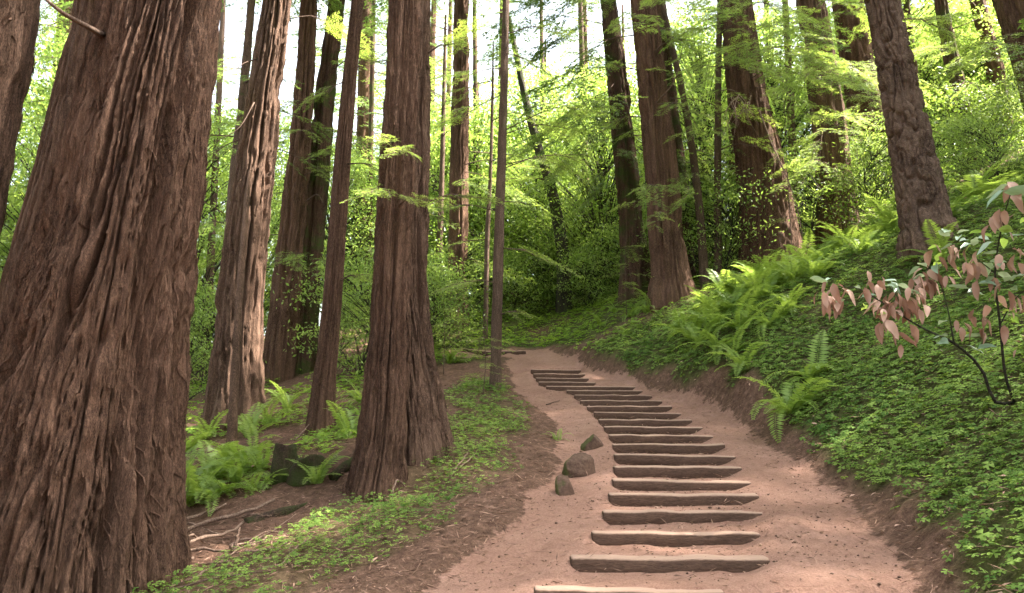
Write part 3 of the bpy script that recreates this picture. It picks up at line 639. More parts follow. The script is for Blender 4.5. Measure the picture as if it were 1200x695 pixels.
for q, (px0, py0, Yd, px1, wp, lab) in enumerate([(430, 400, 27, 438, 7, 'slim far trunk showing between the clean young redwood and the double redwood'), (690, 350, 30, 680, 8, 'slim far trunk between the leaning laurel and the drooping redwood'), (560, 375, 32, 556, 7, 'slim far trunk just right of the straight redwood at the bend'),
                                                 (640, 355, 33, 634, 6, 'slim far trunk showing behind the leaning laurel'), (862, 310, 24, 852, 8, 'slim far trunk between the straight slim trunk and the broad redwood'), (935, 290, 25, 920, 9, 'slim far trunk between the broad redwood and the hollow based redwood'), (1085, 215, 25, 1062, 10, 'slim far trunk between the craggy fir and the dark hillside trunk'), (240, 450, 24, 262, 8, 'slim far trunk in the gap beside the massive furrowed redwood')]):
    tree('far%d' % q, lab, [(px0, py0, Yd, wp * 1.3), (px0 * .6 + px1 * .4, py0 * .6, Yd, wp), (px1, 0, Yd, wp * .7)], H=17, nseg=20, step=.25, seed=60 + q, style='x', depth=.02, mat='thin' if q % 2 else 'redwood_moss', name='slim_tree')
# ------------------------------------------------------------------ forest behind
rng = R(77)
BROAD = [broad_crown(100 + s, 1.0, 7.5, 2.7, 160, 100, .13, .055, 'laurel') for s in range(3)]
BUSH = [broad_crown(120 + s, .15, 2.3, 1.3, 60, 60, .085, .036, 'laurel' if s < 2 else 'laurel_dark', .28, .03) for s in range(3)]
CONE = [conifer_crown(140 + s, 2.5, 22, 3.4, 105, SPR_FAR) for s in range(2)]
CTR = []
for s in range(2):
    me, _, _ = trunk_mesh([[0, 0, 0, .42], [0, 0, 1, .33], [.05, 0, 6, .27], [0, .1, 14, .18]], 23, 40, .25, seed=200 + s, depth=.04, mat='redwood_moss' if s else 'redwood', fine_h=14)
    CTR.append(me)
def put_broad(x, y, s, k, label, group, name='laurel_tree', cat='tree', lib=BROAD, sz=None):
    r = empty(name, (x, y, gz(x, y)), label, cat, group, rng.uniform(0, 6.28))
    r.scale = (s, s, (sz or s))
    c = bpy.data.objects.new('crown' if cat == 'tree' else 'foliage', lib[k][0]); link(c, r)
    t = bpy.data.objects.new('trunk' if cat == 'tree' else 'stem', lib[k][1]); link(t, r)
    return r
def put_cone(x, y, s, k, label, group):
    r = empty('redwood_tree', (x, y, gz(x, y)), label, 'tree', group, rng.uniform(0, 6.28)); r.scale = (s, s, s)
    link(bpy.data.objects.new('trunk', CTR[k]), r); link(bpy.data.objects.new('crown', CONE[k][0]), r); link(bpy.data.objects.new('limb', CONE[k][1]), r)
    return r
G1 = 'bright leafy trees in the forest behind'; L1 = 'bright green broadleaf tree filling the forest behind the redwood trunks'
G2 = 'redwoods far behind'; L2 = 'distant feathery redwood in the forest behind the trail'
G3 = 'understorey bushes'; L3 = 'leafy green bush in the understorey between the trunks'
spots = [(88, 23), (45, 24), (140, 30), (215, 24), (235, 34), (300, 28), (330, 40), (395, 27), (415, 36), (440, 45), (500, 33), (530, 40), (560, 31), (600, 38), (625, 30), (650, 42), (690, 33), (700, 27),
         (720, 38), (770, 30), (815, 25), (830, 36), (850, 30), (930, 27), (960, 34), (1000, 30), (1050, 30), (1080, 26), (1100, 34), (1130, 27), (1160, 32), (1190, 26), (1230, 30), (60, 26), (20, 34), (100, 40)]
for q, (px, Yd) in enumerate(spots):
    x = (px - 600) / FPX * Yd; s = rng.uniform(.9, 1.35)
    put_broad(x, Yd, s, q % 3, L1, G1, sz=s * (rng.uniform(.9, 1.35) if px < 850 else rng.uniform(.7, .95)))
for q, (px, Yd) in enumerate([(270, 32), (60, 40), (350, 42), (450, 38), (520, 46), (585, 44), (690, 46), (790, 40), (870, 36), (920, 44), (1010, 38), (1075, 40), (1120, 38), (1180, 36), (1220, 44), (200, 50), (150, 36), (75, 21), (52, 27), (95, 30), (400, 56), (560, 60), (740, 58), (640, 62), (420, 30), (240, 38), (500, 37), (40, 30)]):
    x = (px - 600) / FPX * Yd; put_cone(x, Yd, rng.uniform(.8, 1.25), q % 2, L2, G2)
for q, (px, Yd) in enumerate([(215, 17), (240, 20), (300, 22), (390, 21), (420, 18), (440, 24), (470, 20), (500, 22), (520, 21), (560, 25), (600, 26), (620, 28), (640, 30), (690, 25), (705, 28), (720, 24), (670, 27), (770, 22), (815, 20.5), (850, 20), (860, 22), (935, 21), (960, 22),
                              (1050, 17), (1075, 20), (1110, 17), (1160, 18), (1150, 15), (1190, 16), (1195, 20), (1010, 23), (150, 22), (60, 16), (20, 20), (100, 25), (-30, 22), (340, 27), (265, 27), (400, 30), (545, 30), (575, 32), (600, 33), (625, 34), (650, 36), (680, 34), (705, 33), (560, 36), (590, 38), (640, 40), (670, 30), (520, 28), (490, 27), (535, 34), (612, 30), (655, 29), (760, 26), (740, 30)]):
    x = (px - 600) / FPX * Yd; s = rng.uniform(.75, 1.3) * (1.5 if Yd > 27.5 else 1)
    put_broad(x, Yd, s, q % 3, L3, G3, 'bush', 'bush', BUSH)

# the same forest goes on up the hillside and on both sides of the trail; set out of view to shade it
for q, (x, yy) in enumerate([(13, 3), (16, 8), (15, 13), (19, 11), (21, 17), (13, -3), (9, -6), (3, -7), (-3, -8), (-9, -5), (-12, 2), (-14, 9), (-16, 16), (-20, 24), (26, 12)]):
    put_cone(x, yy, rng.uniform(1.0, 1.35), q % 2, 'unseen tall redwood shading the trail from outside the clearing', 'redwoods around the clearing')

for q, (x, yy) in enumerate([(11.2, 10.5), (13.5, 14.5), (12.0, 6.5)]):  # unseen trees added to close a sun gap over the path
    r = empty('redwood_tree', (x, yy, gz(x, yy)), 'unseen high crowned redwood added on the hillside to shade the path', 'tree', 'added shade redwoods beside the clearing', q * 2.0)
    link(bpy.data.objects.new('trunk', CTR[q % 2]), r); link(bpy.data.objects.new('crown', CR_HI[q % 2][0]), r); link(bpy.data.objects.new('limb', CR_HI[q % 2][1]), r)

# ------------------------------------------------------------------ leafy branches on the near trees
def branch(key, z_px, tip, label=None, lib=SPR_MID, n=3, spread=.5, mat='needle_lit', scale=None, curve=.1, stem=.014, seed=0, Yt=None):
    """a limb from the trunk at photo row z_px out to tip (px, py, Y), with foliage"""
    root, c = TREES[key]; rg = R(seed + int(tip[0]) * 7 + int(tip[1]))
    y0 = c[0, 1]; zc = at(tip[0], z_px, c[len(c) // 3, 1])[2]; a0 = axis_at(key, zc); A_ = a0[:3]; T_ = at(*tip)
    dvec = T_ - A_; L = np.linalg.norm(dvec); base = np.array(root.location)
    A_ = A_ + dvec / L * a0[3] * .8
    path = smooth_path([A_, A_ + dvec * .5 + [0, 0, curve * L], T_], 10)
    sm = MB(); tube(sm, path - base, np.linspace(stem, stem * .25, 10), 5)
    lm = MB(); dn = dvec / L
    for q in range(n):
        t = .35 + .65 * (q + .6) / n; p = path[int(min(9, t * 9))]
        a = rg.uniform(-spread, spread); d = np.array([dn[0] * math.cos(a) - dn[1] * math.sin(a), dn[0] * math.sin(a) + dn[1] * math.cos(a), dn[2] * .4 - rg.uniform(0, .25)])
        s = (scale or .6) * rg.uniform(.7, 1.2)
        put_spray(lm, sm, lib[q % 3], p - base, d, s, rg, rg.uniform(-.4, .4), .006, .2, 1.0)
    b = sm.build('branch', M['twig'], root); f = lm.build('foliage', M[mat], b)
    return b
branch('T6b', 195, (455, 170, 8.3), lib=SPR_NEAR, scale=.5, n=5, seed=1)
branch('T6b', 70, (520, 55, 9.0), lib=SPR_NEAR, scale=.4, n=3, seed=9)
branch('T6a', 230, (445, 228, 8.0), lib=SPR_NEAR, scale=.55, n=5, seed=2)
branch('T6a', 240, (480, 236, 8.1), lib=SPR_NEAR, scale=.5, n=5, seed=3)
branch('T6a', 180, (470, 178, 8.1), lib=SPR_NEAR, scale=.45, n=5, seed=23)
branch('T6b', 240, (540, 232, 9.2), lib=SPR_NEAR, scale=.55, n=5, seed=4)
branch('T6b', 85, (450, 75, 8.5), lib=SPR_NEAR, scale=.3, n=2, seed=5)
for z, tip, s in [(160, (640, 146, 14.2), .5), (155, (680, 120, 13.6), .6), (200, (650, 182, 14.5), .5), (192, (690, 182, 14.8), .35), (80, (545, 90, 13.6), .6), (40, (640, 30, 14), .6), (110, (540, 140, 14), .6),
                  (250, (530, 240, 13.5), .5), (290, (630, 300, 13.8), .45), (330, (555, 330, 13.6), .45), (60, (620, 75, 13.5), .5), (370, (605, 365, 13.8), .3), (15, (560, 20, 14.5), .6)]:
    branch('T8', z, tip, lib=SPR_MID, scale=s, n=4, seed=int(z), curve=.05, stem=.012)
for k, z, tip, s in [('T3', 205, (385, 205, 17.8), .7), ('T4', 310, (385, 312, 18), .7), ('T4', 300, (345, 305, 17.8), .7), ('T3', 120, (330, 130, 17.5), .8), ('T4', 60, (430, 70, 18), .8), ('T4', 150, (410, 170, 18), .8), ('T2', 60, (270, 90, 13), .6), ('T2', 150, (245, 190, 13.5), .7),
                     ('T2', 20, (380, 25, 14), .6), ('T5', 190, (440, 200, 11.5), .4), ('T5', 90, (385, 110, 11.5), .4), ('T5', 330, (415, 325, 11.6), .35), ('T7', 60, (585, 70, 23.5), 1.2), ('T7', 120, (500, 140, 24), 1.2), ('T7', 200, (575, 215, 24), 1.1), ('T7', 30, (500, 30, 24), 1.2), ('T7', 230, (510, 240, 24), 1.), ('T7', 300, (560, 310, 24), .9)]:
    branch(k, z, tip, lib=SPR_MID, scale=s, n=4, seed=int(z), mat='needle_lit')
for z, tip, s in [(20, (650, 60, 20.5), 1.3), (60, (640, 120, 20.5), 1.3), (30, (600, 30, 21), 1.4), (100, (660, 160, 20), 1.2), (140, (665, 200, 20.5), 1.1), (40, (690, 90, 19.8), 1.2), (10, (770, 40, 20.5), 1.2), (90, (700, 150, 19.8), 1.1), (180, (700, 230, 20.5), .9), (150, (780, 190, 20.5), .9), (-30, (630, 10, 20.5), 1.4), (-50, (680, 10, 20), 1.4), (120, (625, 180, 20.5), 1.1)]:
    branch('T12', z, tip, lib=SPR_FAR, scale=s * .75, n=6, seed=int(z) + 200, mat='needle', spread=.8)
for k, z, tip, s in [('T16', 10, (930, 40, 15.5), .9), ('T16', 40, (960, 65, 15.2), .9), ('T16', 60, (900, 80, 15.6), .8), ('T16', 70, (985, 100, 15.5), .9), ('T16', 90, (1010, 120, 15.8), .8), ('T16', 90, (930, 110, 15.8), .8), ('T16', 100, (950, 140, 16.4), .7), ('T16', 30, (820, 40, 16.6), .8), ('T16', 70, (830, 100, 16.5), .8), ('T16', -20, (900, 15, 15.4), .9), ('T16', -40, (850, 5, 15.8), .9),
                     ('T17', 60, (1030, 130, 17.5), .8), ('T17', 150, (960, 190, 17.5), .7), ('T17', 140, (1020, 190, 18), .7), ('T17', 10, (1000, 20, 17), .8), ('T17', 200, (985, 215, 18), .6), ('T17', 190, (940, 215, 17.8), .6), ('T13', 10, (800, 20, 15.6), .7), ('T13', 30, (730, 40, 15.6), .6), ('T13', 120, (820, 150, 16.2), .5), ('T13', 220, (750, 240, 16.4), .5), ('T13b', 200, (815, 235, 17.6), .6), ('T13', 250, (770, 270, 16.3), .35),
                     ('T19', 20, (1090, 30, 11.6), .5), ('T20', 60, (1060, 80, 18), .7), ('T20', 90, (1160, 120, 18.5), .8), ('T22', 40, (1150, 70, 15.5), .8), ('T22', 60, (1190, 110, 15), .8), ('T18', 60, (1060, 110, 21), .9), ('T18', 120, (980, 150, 21.5), .9)]:
    branch(k, z, tip, lib=SPR_MID, scale=s, n=9, seed=int(z) + 300, mat='needle_lit', spread=.9)
def limb(key, h, az, L, rg, mat, scale, n, lib=SPR_MID):
    root, c = TREES[key]; base = np.array(root.location); a0 = axis_at(key, base[2] + h); dn = np.array([math.cos(az), math.sin(az), -.12]); A_ = a0[:3] + dn * a0[3] * .7
    T_ = A_ + dn * L + [0, 0, -.12 * L]; path = smooth_path([A_, (A_ + T_) / 2 + [0, 0, .1 * L], T_], 8); sm = MB(); lm = MB(); tube(sm, path - base, np.linspace(.02, .005, 8), 5)
    for q in range(n):
        p = path[int(min(7, (.25 + .75 * (q + .5) / n) * 7))]; a = az + rg.uniform(-.9, .9)
        put_spray(lm, sm, lib[rg.randint(3)], p - base, np.array([math.cos(a), math.sin(a), rg.uniform(-.45, 0)]), scale * rg.uniform(.7, 1.2), rg, rg.uniform(-.4, .4), .005, .2, 1.0)
    b = sm.build('branch', M['twig'], root); lm.build('foliage', M[mat], b)
rgl = R(4242)
for key, n_, h0, h1, sc_, mat in [('T7', 7, 4, 11, .8, 'needle_lit'), ('T12', 5, 4, 9, .8, 'needle'), ('T13', 6, 4.5, 8.5, .65, 'needle_lit'), ('T13b', 4, 3, 8, .7, 'needle_lit'), ('T16', 9, 5, 8, .75, 'needle_lit'), ('T17', 8, 3, 8, .75, 'needle_lit'), ('T18', 4, 3, 8, .8, 'needle'), ('T20', 5, 2, 6, .7, 'needle_lit'),
                                  ('T22', 4, 2, 5, .7, 'needle_lit'), ('T4', 5, 3, 9, .65, 'needle_lit'), ('T2b', 7, 3.5, 9, .7, 'needle'), ('T9', 6, 4.5, 9, .7, 'needle_lit'), ('T10', 5, 3, 9, .6, 'needle_lit'), ('T11', 6, 3, 10, .7, 'needle_lit'), ('T14', 5, 3.5, 8, .5, 'needle_lit'), ('T15', 5, 3.5, 8, .5, 'needle_lit'), ('T23', 3, 2, 5, .4, 'needle_lit'), ('T21', 4, 2, 6, .7, 'needle_lit')]:
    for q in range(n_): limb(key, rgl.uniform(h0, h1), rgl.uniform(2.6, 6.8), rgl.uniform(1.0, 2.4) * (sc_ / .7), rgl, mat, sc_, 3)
# bare dead branch on the massive trunk, and dead twigs on the burl
def dead_branch(key, pts, r0, parent_mat='twig', name='dead_branch'):
    root, c = TREES[key]; base = np.array(root.location); p = smooth_path([at(*q) for q in pts], 12) - base
    m_ = MB(); tube(m_, p, np.linspace(r0, r0 * .35, 12), 7); return m_.build(name, M[parent_mat], root, True)
dead_branch('T1', [(122, 42, 5.55), (100, 30, 5.2), (72, 14, 5.0), (45, -8, 4.9)], .026)
dead_branch('T16', [(890, 130, 17.6), (905, 170, 17.0), (925, 215, 16.7), (938, 262, 16.6), (942, 300, 16.6)], .02, 'pale_wood')
rg = R(5)
for q in range(16):
    a = (870 + rg.uniform(-14, 14), 118 + rg.uniform(-8, 10), 17.5); b = (a[0] + rg.uniform(-28, 22), a[1] + rg.uniform(12, 42), 17.1 + rg.uniform(-.3, .2))
    dead_branch('T16', [a, ((a[0] + b[0]) / 2 + rg.uniform(-7, 7), (a[1] + b[1]) / 2 - 4, 17.0), b], .011, 'pale_wood', 'dead_twig')
dead_branch('T2', [(298, 120, 13.2), (280, 150, 13), (255, 165, 12.9)], .012)
dead_branch('T13', [(770, 120, 16.8), (790, 95, 16.2), (800, 55, 16)], .02)
dead_branch('T2', [(262, 250, 13.4), (245, 240, 13.2), (225, 230, 13)], .012)
dead_branch('T3', [(360, 235, 18.4), (372, 228, 18), (380, 240, 17.8)], .02)

# ------------------------------------------------------------------ ferns
def frond_mesh(seed, L, arch):
    rg = R(seed); b = MB(); n = 13
    ts = np.linspace(0, 1, n); e0 = 1.15; ang = e0 - arch * ts ** 1.2
    seg = L / (n - 1); p = [np.zeros(3)]
    for q in range(1, n): p.append(p[-1] + seg * np.array([math.cos(ang[q]), .05 * math.sin(q * .7 + seed), math.sin(ang[q])]))
    p = np.array(p); tube(b, p, np.linspace(.005, .0012, n), 3, .35, cap=False)
    k = 30; tt = np.repeat((np.arange(k) + 1.2) / (k + 1), 2); sg = np.tile([1.0, -1.0], k)
    pos = np.stack([np.interp(tt, ts, p[:, q]) for q in range(3)], 1); a = np.interp(tt, ts, ang)
    fw = np.stack([np.cos(a), 0 * a, np.sin(a)], 1); sd = np.stack([0 * a, sg, 0 * a], 1)
    ln = .155 * L * np.sin(np.pi * np.clip(.16 + .84 * tt, 0, 1)) ** .7 * rg.uniform(.85, 1.12, len(tt)) + .008
    D = sd + fw * .35 + rg.normal(0, .07, (len(tt), 3)) + np.array([0, 0, -.14])
    add_leaves(b, pos, D, fw + rg.normal(0, .1, (len(tt), 3)), ln, .034 * L * 1.05 * np.clip(1.15 - .5 * tt, .4, 1), rg, clump=np.full(len(tt), .55))
    return b.mesh('frond', M['fern'])
FRONDS = [frond_mesh(s, L, ar) for s, L, ar in ((1, .85, 1.5), (2, .8, 2.0), (3, .9, 1.1), (4, .7, 2.4), (5, .75, 1.7))]
for s_ in range(5): pass
FL = {}
SHORT = {'T1': 'massive furrowed redwood', 'T0': 'pale leaning redwood', 'T1b': 'redwood hidden by the massive one', 'T2': 'redwood with the sunlit streak', 'T3': 'left fused redwood', 'T4': 'mossy fused redwood',
         'T5': 'clean young redwood', 'T6a': 'dark double trunk', 'T6b': 'flaring double trunk', 'T7': 'straight redwood at the bend', 'T8': 'slim path edge trunk', 'T9': 'leaning laurel', 'T12': 'drooping mossy redwood',
         'T13': 'stout bank redwood', 'T16': 'broad redwood with dead twigs', 'T17': 'hollow based redwood', 'T18': 'dark shaded redwood', 'T19': 'craggy fir', 'T20': 'dark hillside trunk', 'T22': 'thick hilltop redwood', 'T15': 'straight slim trunk'}
NTH = ['nearest', 'second', 'third', 'fourth', 'fifth', 'sixth', 'seventh', 'eighth', 'ninth', 'tenth', 'eleventh', 'twelfth', 'thirteenth', 'fourteenth', 'fifteenth', 'sixteenth', 'seventeenth', 'eighteenth', 'nineteenth', 'twentieth', 'twenty first', 'twenty second', 'twenty third']
def relabel(group, what, rel):
    """tell the things of a group apart by the named trunk they stand by and their order going away from it"""
    by = {}
    for o in bpy.data.objects:
        if o.get('group') != group: continue
        best = min(SHORT, key=lambda k: abs(o.location.x / max(o.location.y, 1) - TREES[k][0].location.x / max(TREES[k][0].location.y, 1)) if rel == 'behind' else math.hypot(o.location.x - TREES[k][0].location.x, o.location.y - TREES[k][0].location.y))
        by.setdefault(best, []).append(o)
    for k, os_ in by.items():
        t = TREES[k][0].location; os_.sort(key=lambda o: math.hypot(o.location.x - t.x, o.location.y - t.y))
        for q, o in enumerate(os_): o['label'] = '%s %s %s the %s' % (NTH[min(q, 22)], what, rel, SHORT[k])
def fern(px, Yd, s, n, label, group, x=None, seed=None):
    rg = R(seed if seed is not None else int(px * 3 + Yd * 17)); x = (px - 600) / FPX * Yd if x is None else x
    r = empty('fern', (x, Yd, gz(x, Yd) - .02), label, 'fern', group)
    for q in range(n):
        o = bpy.data.objects.new('frond', FRONDS[rg.randint(5)]); link(o, r)
        k = s * rg.uniform(.65, 1.15); o.scale = (k, k, k); o.rotation_euler = (rg.normal(0, .12), rg.uniform(-.45, .55), q * 2.399 + rg.uniform(-.4, .4))
        o.location = (rg.normal(0, .025), rg.normal(0, .025), 0)
    return r
GF = 'sword ferns on the bank above the steps'
for px, Yd, s, n in [(812, 15.2, .9, 13), (838, 14.6, 1.0, 15), (858, 15.4, 1.1, 16), (885, 15.8, 1.15, 16), (912, 15.0, 1.1, 15), (870, 13.6, 1.0, 15), (842, 13.4, .85, 12), (905, 13.0, .9, 13), (800, 16.4, .9, 12), (838, 16.6, 1.0, 14),
                  (935, 14.4, 1.0, 13), (960, 13.6, .9, 12), (1000, 15, 1.0, 12), (1015, 13.4, .8, 10), (890, 17, 1.0, 12), (940, 16.5, 1.0, 12), (1060, 14.2, .9, 11), (1120, 12.5, .9, 12), (1160, 13.5, 1.0, 12), (985, 16.5, 1., 12), (825, 15.8, .9, 12), (850, 17.4, 1, 12), (870, 16.4, 1, 12), (895, 14.4, .95, 12), (860, 12.8, .7, 10), (925, 13.2, .8, 11), (950, 15.2, 1, 12), (970, 14.8, .9, 11), (905, 16.8, 1, 12), (820, 14.4, .7, 10), (1035, 16.2, 1, 11), (1085, 13.4, .9, 11), (1110, 11.3, .8, 11)]:
    fern(px, Yd, s * 1.2, n + 2, 'arching sword fern in the dense fern bank above the steps', GF)
fern(922, 10.0, 1.25, 14, 'large sword fern hanging over the cut bank beside the middle steps', None)
fern(950, 10.6, 1.15, 12, 'sword fern with pale arching fronds just uphill of the hanging fern', None)
fern(872, 12.1, 1.1, 13, 'sword fern drooping over the bank beside the upper part of the lower flight', None)
for px, Yd, s, n in [(740, 19.2, 1.0, 12), (762, 18.6, 1.0, 12), (720, 21, .9, 10), (705, 20, .8, 9), (775, 19.6, .9, 10), (733, 17.6, .6, 8)]:
    fern(px, Yd, s, n, 'fern on the dirt bank above the top of the stairs', 'ferns above the top steps')
for px, Yd, s, n in [(222, 9.6, .8, 12), (243, 9.2, .85, 13), (262, 9.8, .8, 12), (286, 9.4, .8, 12), (305, 9.0, .7, 10), (232, 8.7, .7, 10), (325, 9.3, .65, 9), (270, 8.9, .6, 9), (212, 10.4, .8, 11), (250, 10.2, .9, 12), (275, 10.4, .9, 12), (228, 9.2, .9, 12), (258, 8.7, .7, 11), (295, 9.9, .8, 11), (215, 8.9, .8, 11), (312, 9.7, .7, 10)]:
    fern(px, Yd, s, n, 'bright fern in the sunlit patch left of the mossy stump', 'sunlit ferns by the mossy stump')
for px, Yd, s, n in [(228, 12.0, .9, 11), (250, 12.6, .8, 10), (298, 12.2, .9, 11), (318, 13.0, .8, 10), (215, 13.5, .9, 10), (340, 14, .9, 10), (300, 10.9, .8, 9)]:
    fern(px, Yd, s, n, 'dark shaded fern at the foot of the redwood behind the pale pole', 'shaded ferns behind the pale pole')
for px, Yd, s, n, lab in [(378, 8.9, .75, 9, 'fern with long low fronds right of the mossy stump'), (412, 11.0, .9, 10, 'fern behind the dark left trunk of the double redwood'), (425, 13.5, .9, 11, 'fern between the clean young redwood and the double redwood'),
                         (654, 10.55, .34, 7, 'small lone fern on the dirt edge beside the steps'), (507, 20.0, 1.1, 13, 'large fern clump behind the double redwood near the path bend'), (528, 19.0, .9, 11, 'fern beside the path bend below the straight redwood')]:
    fern(px, Yd, s, n, lab, None)

# ------------------------------------------------------------------ ground cover
def scatter(n, x0, x1, y0, y1, seed, mask):
    rg = R(seed); x = rg.uniform(x0, x1, n); y = rg.uniform(y0, y1, n); keep = rg.rand(n) < mask(x, y)
    inview = np.abs(x) < y * .80 + 1.0
    x = x[keep & inview]; y = y[keep & inview]; return x, y, rg
def normals(x, y, e=.12):
    dx = (ground_z(x + e, y, False) - ground_z(x - e, y, False)) / (2 * e); dy = (ground_z(x, y + e, False) - ground_z(x, y - e, False)) / (2 * e)
    n_ = np.stack([-dx, -dy, np.ones_like(dx)], 1); return n_ / np.linalg.norm(n_, axis=1)[:, None]
def trefoils(x, y, rg, size, hgt=(.02, .13)):
    n = len(x); z = ground_z(x, y); nr = normals(x, y); nr = nr * .45 + np.array([0, 0, .55]) + rg.normal(0, .22, (n, 3)); nr /= np.linalg.norm(nr, axis=1)[:, None]
    c = np.stack([x, y, z], 1) + np.array([0, 0, 1.0]) * rg.uniform(*hgt, n)[:, None]
    a0 = rg.uniform(0, 6.28, n); ref = np.stack([np.cos(a0), np.sin(a0), 0 * a0], 1)
    u = ref - nr * (ref * nr).sum(1)[:, None]; u /= np.linalg.norm(u, axis=1)[:, None]; v = np.cross(nr, u)
    tone = np.clip(.5 + .45 * fbm(x * .8, y * .8, 71, 3) + rg.normal(0, .22, n), 0, 1); sz = size(y) * rg.uniform(.65, 1.25, n)
    b = MB()
    for q in range(3):
        a = q * 2.094; d = u * math.cos(a) + v * math.sin(a); s = -u * math.sin(a) + v * math.cos(a)
        L = sz[:, None] * .5; W = sz[:, None] * .27
        vs_ = np.stack([c, c + d * L * .75 + s * W - nr * L * .12, c + d * L * .95 + s * W * .5 - nr * L * .2, c + d * L * .8 - nr * L * .02, c + d * L * .95 - s * W * .5 - nr * L * .2, c + d * L * .75 - s * W - nr * L * .12], 1)
        f = np.arange(n * 6).reshape(n, 6)
        b.add(vs_.reshape(-1, 3), np.concatenate([f[:, [0, 1, 2]], f[:, [0, 2, 3]], f[:, [0, 3, 4]], f[:, [0, 4, 5]]]), np.repeat(tone, 6))
    return b
def g_right(x, y): return green_mask(x, y) * (x > np.interp(y, EY, ER)) * np.clip(9.0 / np.maximum(y, 5), .3, 1) * (y < 18.5)
x, y, rg = scatter(100000, 1.5, 14, 3.2, 18.5, 401, g_right)
tag(trefoils(x, y, rg, lambda y: .072 + .003 * np.maximum(y - 5, 0)).build('sorrel_carpet', M['sorrel']), 'dense carpet of clover shaped sorrel leaves covering the right hillside', 'ground cover', kind='stuff')
def g_left(x, y): return .5 * sstep(-.5, .5, fbm(x * 2.6, y * 2.6, 333, 3) + .1) * 1.6 * green_mask(x, y) * (x < np.interp(y, EY, EL)) * (x > -4.2) * np.clip(9.0 / np.maximum(y, 5), .3, 1)
x, y, rg = scatter(60000, -4.2, 1, 4.0, 17, 402, g_left)
tag(trefoils(x, y, rg, lambda y: .045 + .003 * np.maximum(y - 5, 0)).build('sorrel_patch', M['sorrel']), 'thin patch of sorrel leaves between the double redwood and the dirt trail', 'ground cover', kind='stuff')
def g_back(x, y): return green_mask(x, y) * ((y > 18) | (x < -2.2)) * .9
x, y, rg = scatter(40000, -14, 16, 9, 30, 403, g_back)
tag(trefoils(x, y, rg, lambda y: .155 + 0 * y, (.02, .16)).build('slope_greenery', M['slope_green']), 'low bright greenery spread over the slope beyond the path bend', 'ground cover', kind='stuff')
# fallen needles, twigs and bark bits
def litter_mask(x, y): return (1 - path_mask(x, y) * .8) * np.clip(7 / np.maximum(y, 4), .25, 1)
x, y, rg = scatter(85000, -9, 9, 3.4, 16, 404, litter_mask)
n = len(x); b = MB(); a = rg.uniform(0, 6.28, n); P = np.stack([x, y, ground_z(x, y) + rg.uniform(.002, .03, n)], 1)
D = np.stack([np.cos(a), np.sin(a), rg.normal(0, .25, n)], 1); S = np.stack([-np.sin(a), np.cos(a), rg.normal(0, .5, n)], 1)
add_leaves(b, P, D, S, rg.gamma(2.0, .028, n) + .015, rg.uniform(.004, .013, n), rg, fold=.3)
tag(b.build('needle_litter', M['litter']), 'brown litter of fallen needles and bark bits on the forest floor', 'litter', kind='stuff')

x, y, rg = scatter(16000, -2.5, 5, 3.6, 15, 405, lambda x, y: path_mask(x, y) * np.clip(6 / np.maximum(y, 4), .2, 1) * (.35 + .65 * (noise2(x * 1.5, y * 1.5, 8) > .5)))
n = len(x); r0 = rg.gamma(2.0, .0022, n) + .002; z = ground_z(x, y); oc = np.array([[1, 0, 0], [0, 1, 0], [-1, 0, 0], [0, -1, 0], [0, 0, .7], [0, 0, -.7]], float)
V = np.stack([x, y, z + r0 * .3], 1)[:, None, :] + r0[:, None, None] * oc[None] * rg.uniform(.6, 1.4, (n, 6, 1)); f = np.array([[0, 1, 4], [1, 2, 4], [2, 3, 4], [3, 0, 4], [1, 0, 5], [2, 1, 5], [3, 2, 5], [0, 3, 5]])
b = MB(); b.add(V.reshape(-1, 3), (f[None] + (np.arange(n) * 6)[:, None, None]).reshape(-1, 3), np.repeat(rg.uniform(0, 1, n), 6))
tag(b.build('path_crumbs', M['litter']), 'tiny pebbles and crumbs strewn over the dirt trail', 'gravel', kind='stuff')

x, y, rg = scatter(2600, -4, 9, 3.6, 15, 406, lambda x, y: (.15 + .85 * (x > np.interp(y, EY, ER) - .3)) * np.clip(7 / np.maximum(y, 4), .3, 1) * (.3 + .7 * (noise2(x * 1.2, y * 1.2, 18) > .55)))
n = len(x); a = rg.uniform(0, 6.28, n); b = MB()
add_leaves(b, np.stack([x, y, ground_z(x, y) + rg.uniform(.03, .12, n) * (path_mask(x, y) < .3) + .006], 1), np.stack([np.cos(a), np.sin(a), rg.normal(0, .3, n)], 1), np.stack([-np.sin(a), np.cos(a), rg.normal(0, .4, n)], 1), rg.uniform(.03, .09, n), rg.uniform(.012, .035, n), rg, fold=.25)
tag(b.build('fallen_leaves', M['dead_leaf']), 'scattered dry tan leaves lying on the sorrel and the path edge', 'fallen leaves', kind='stuff')

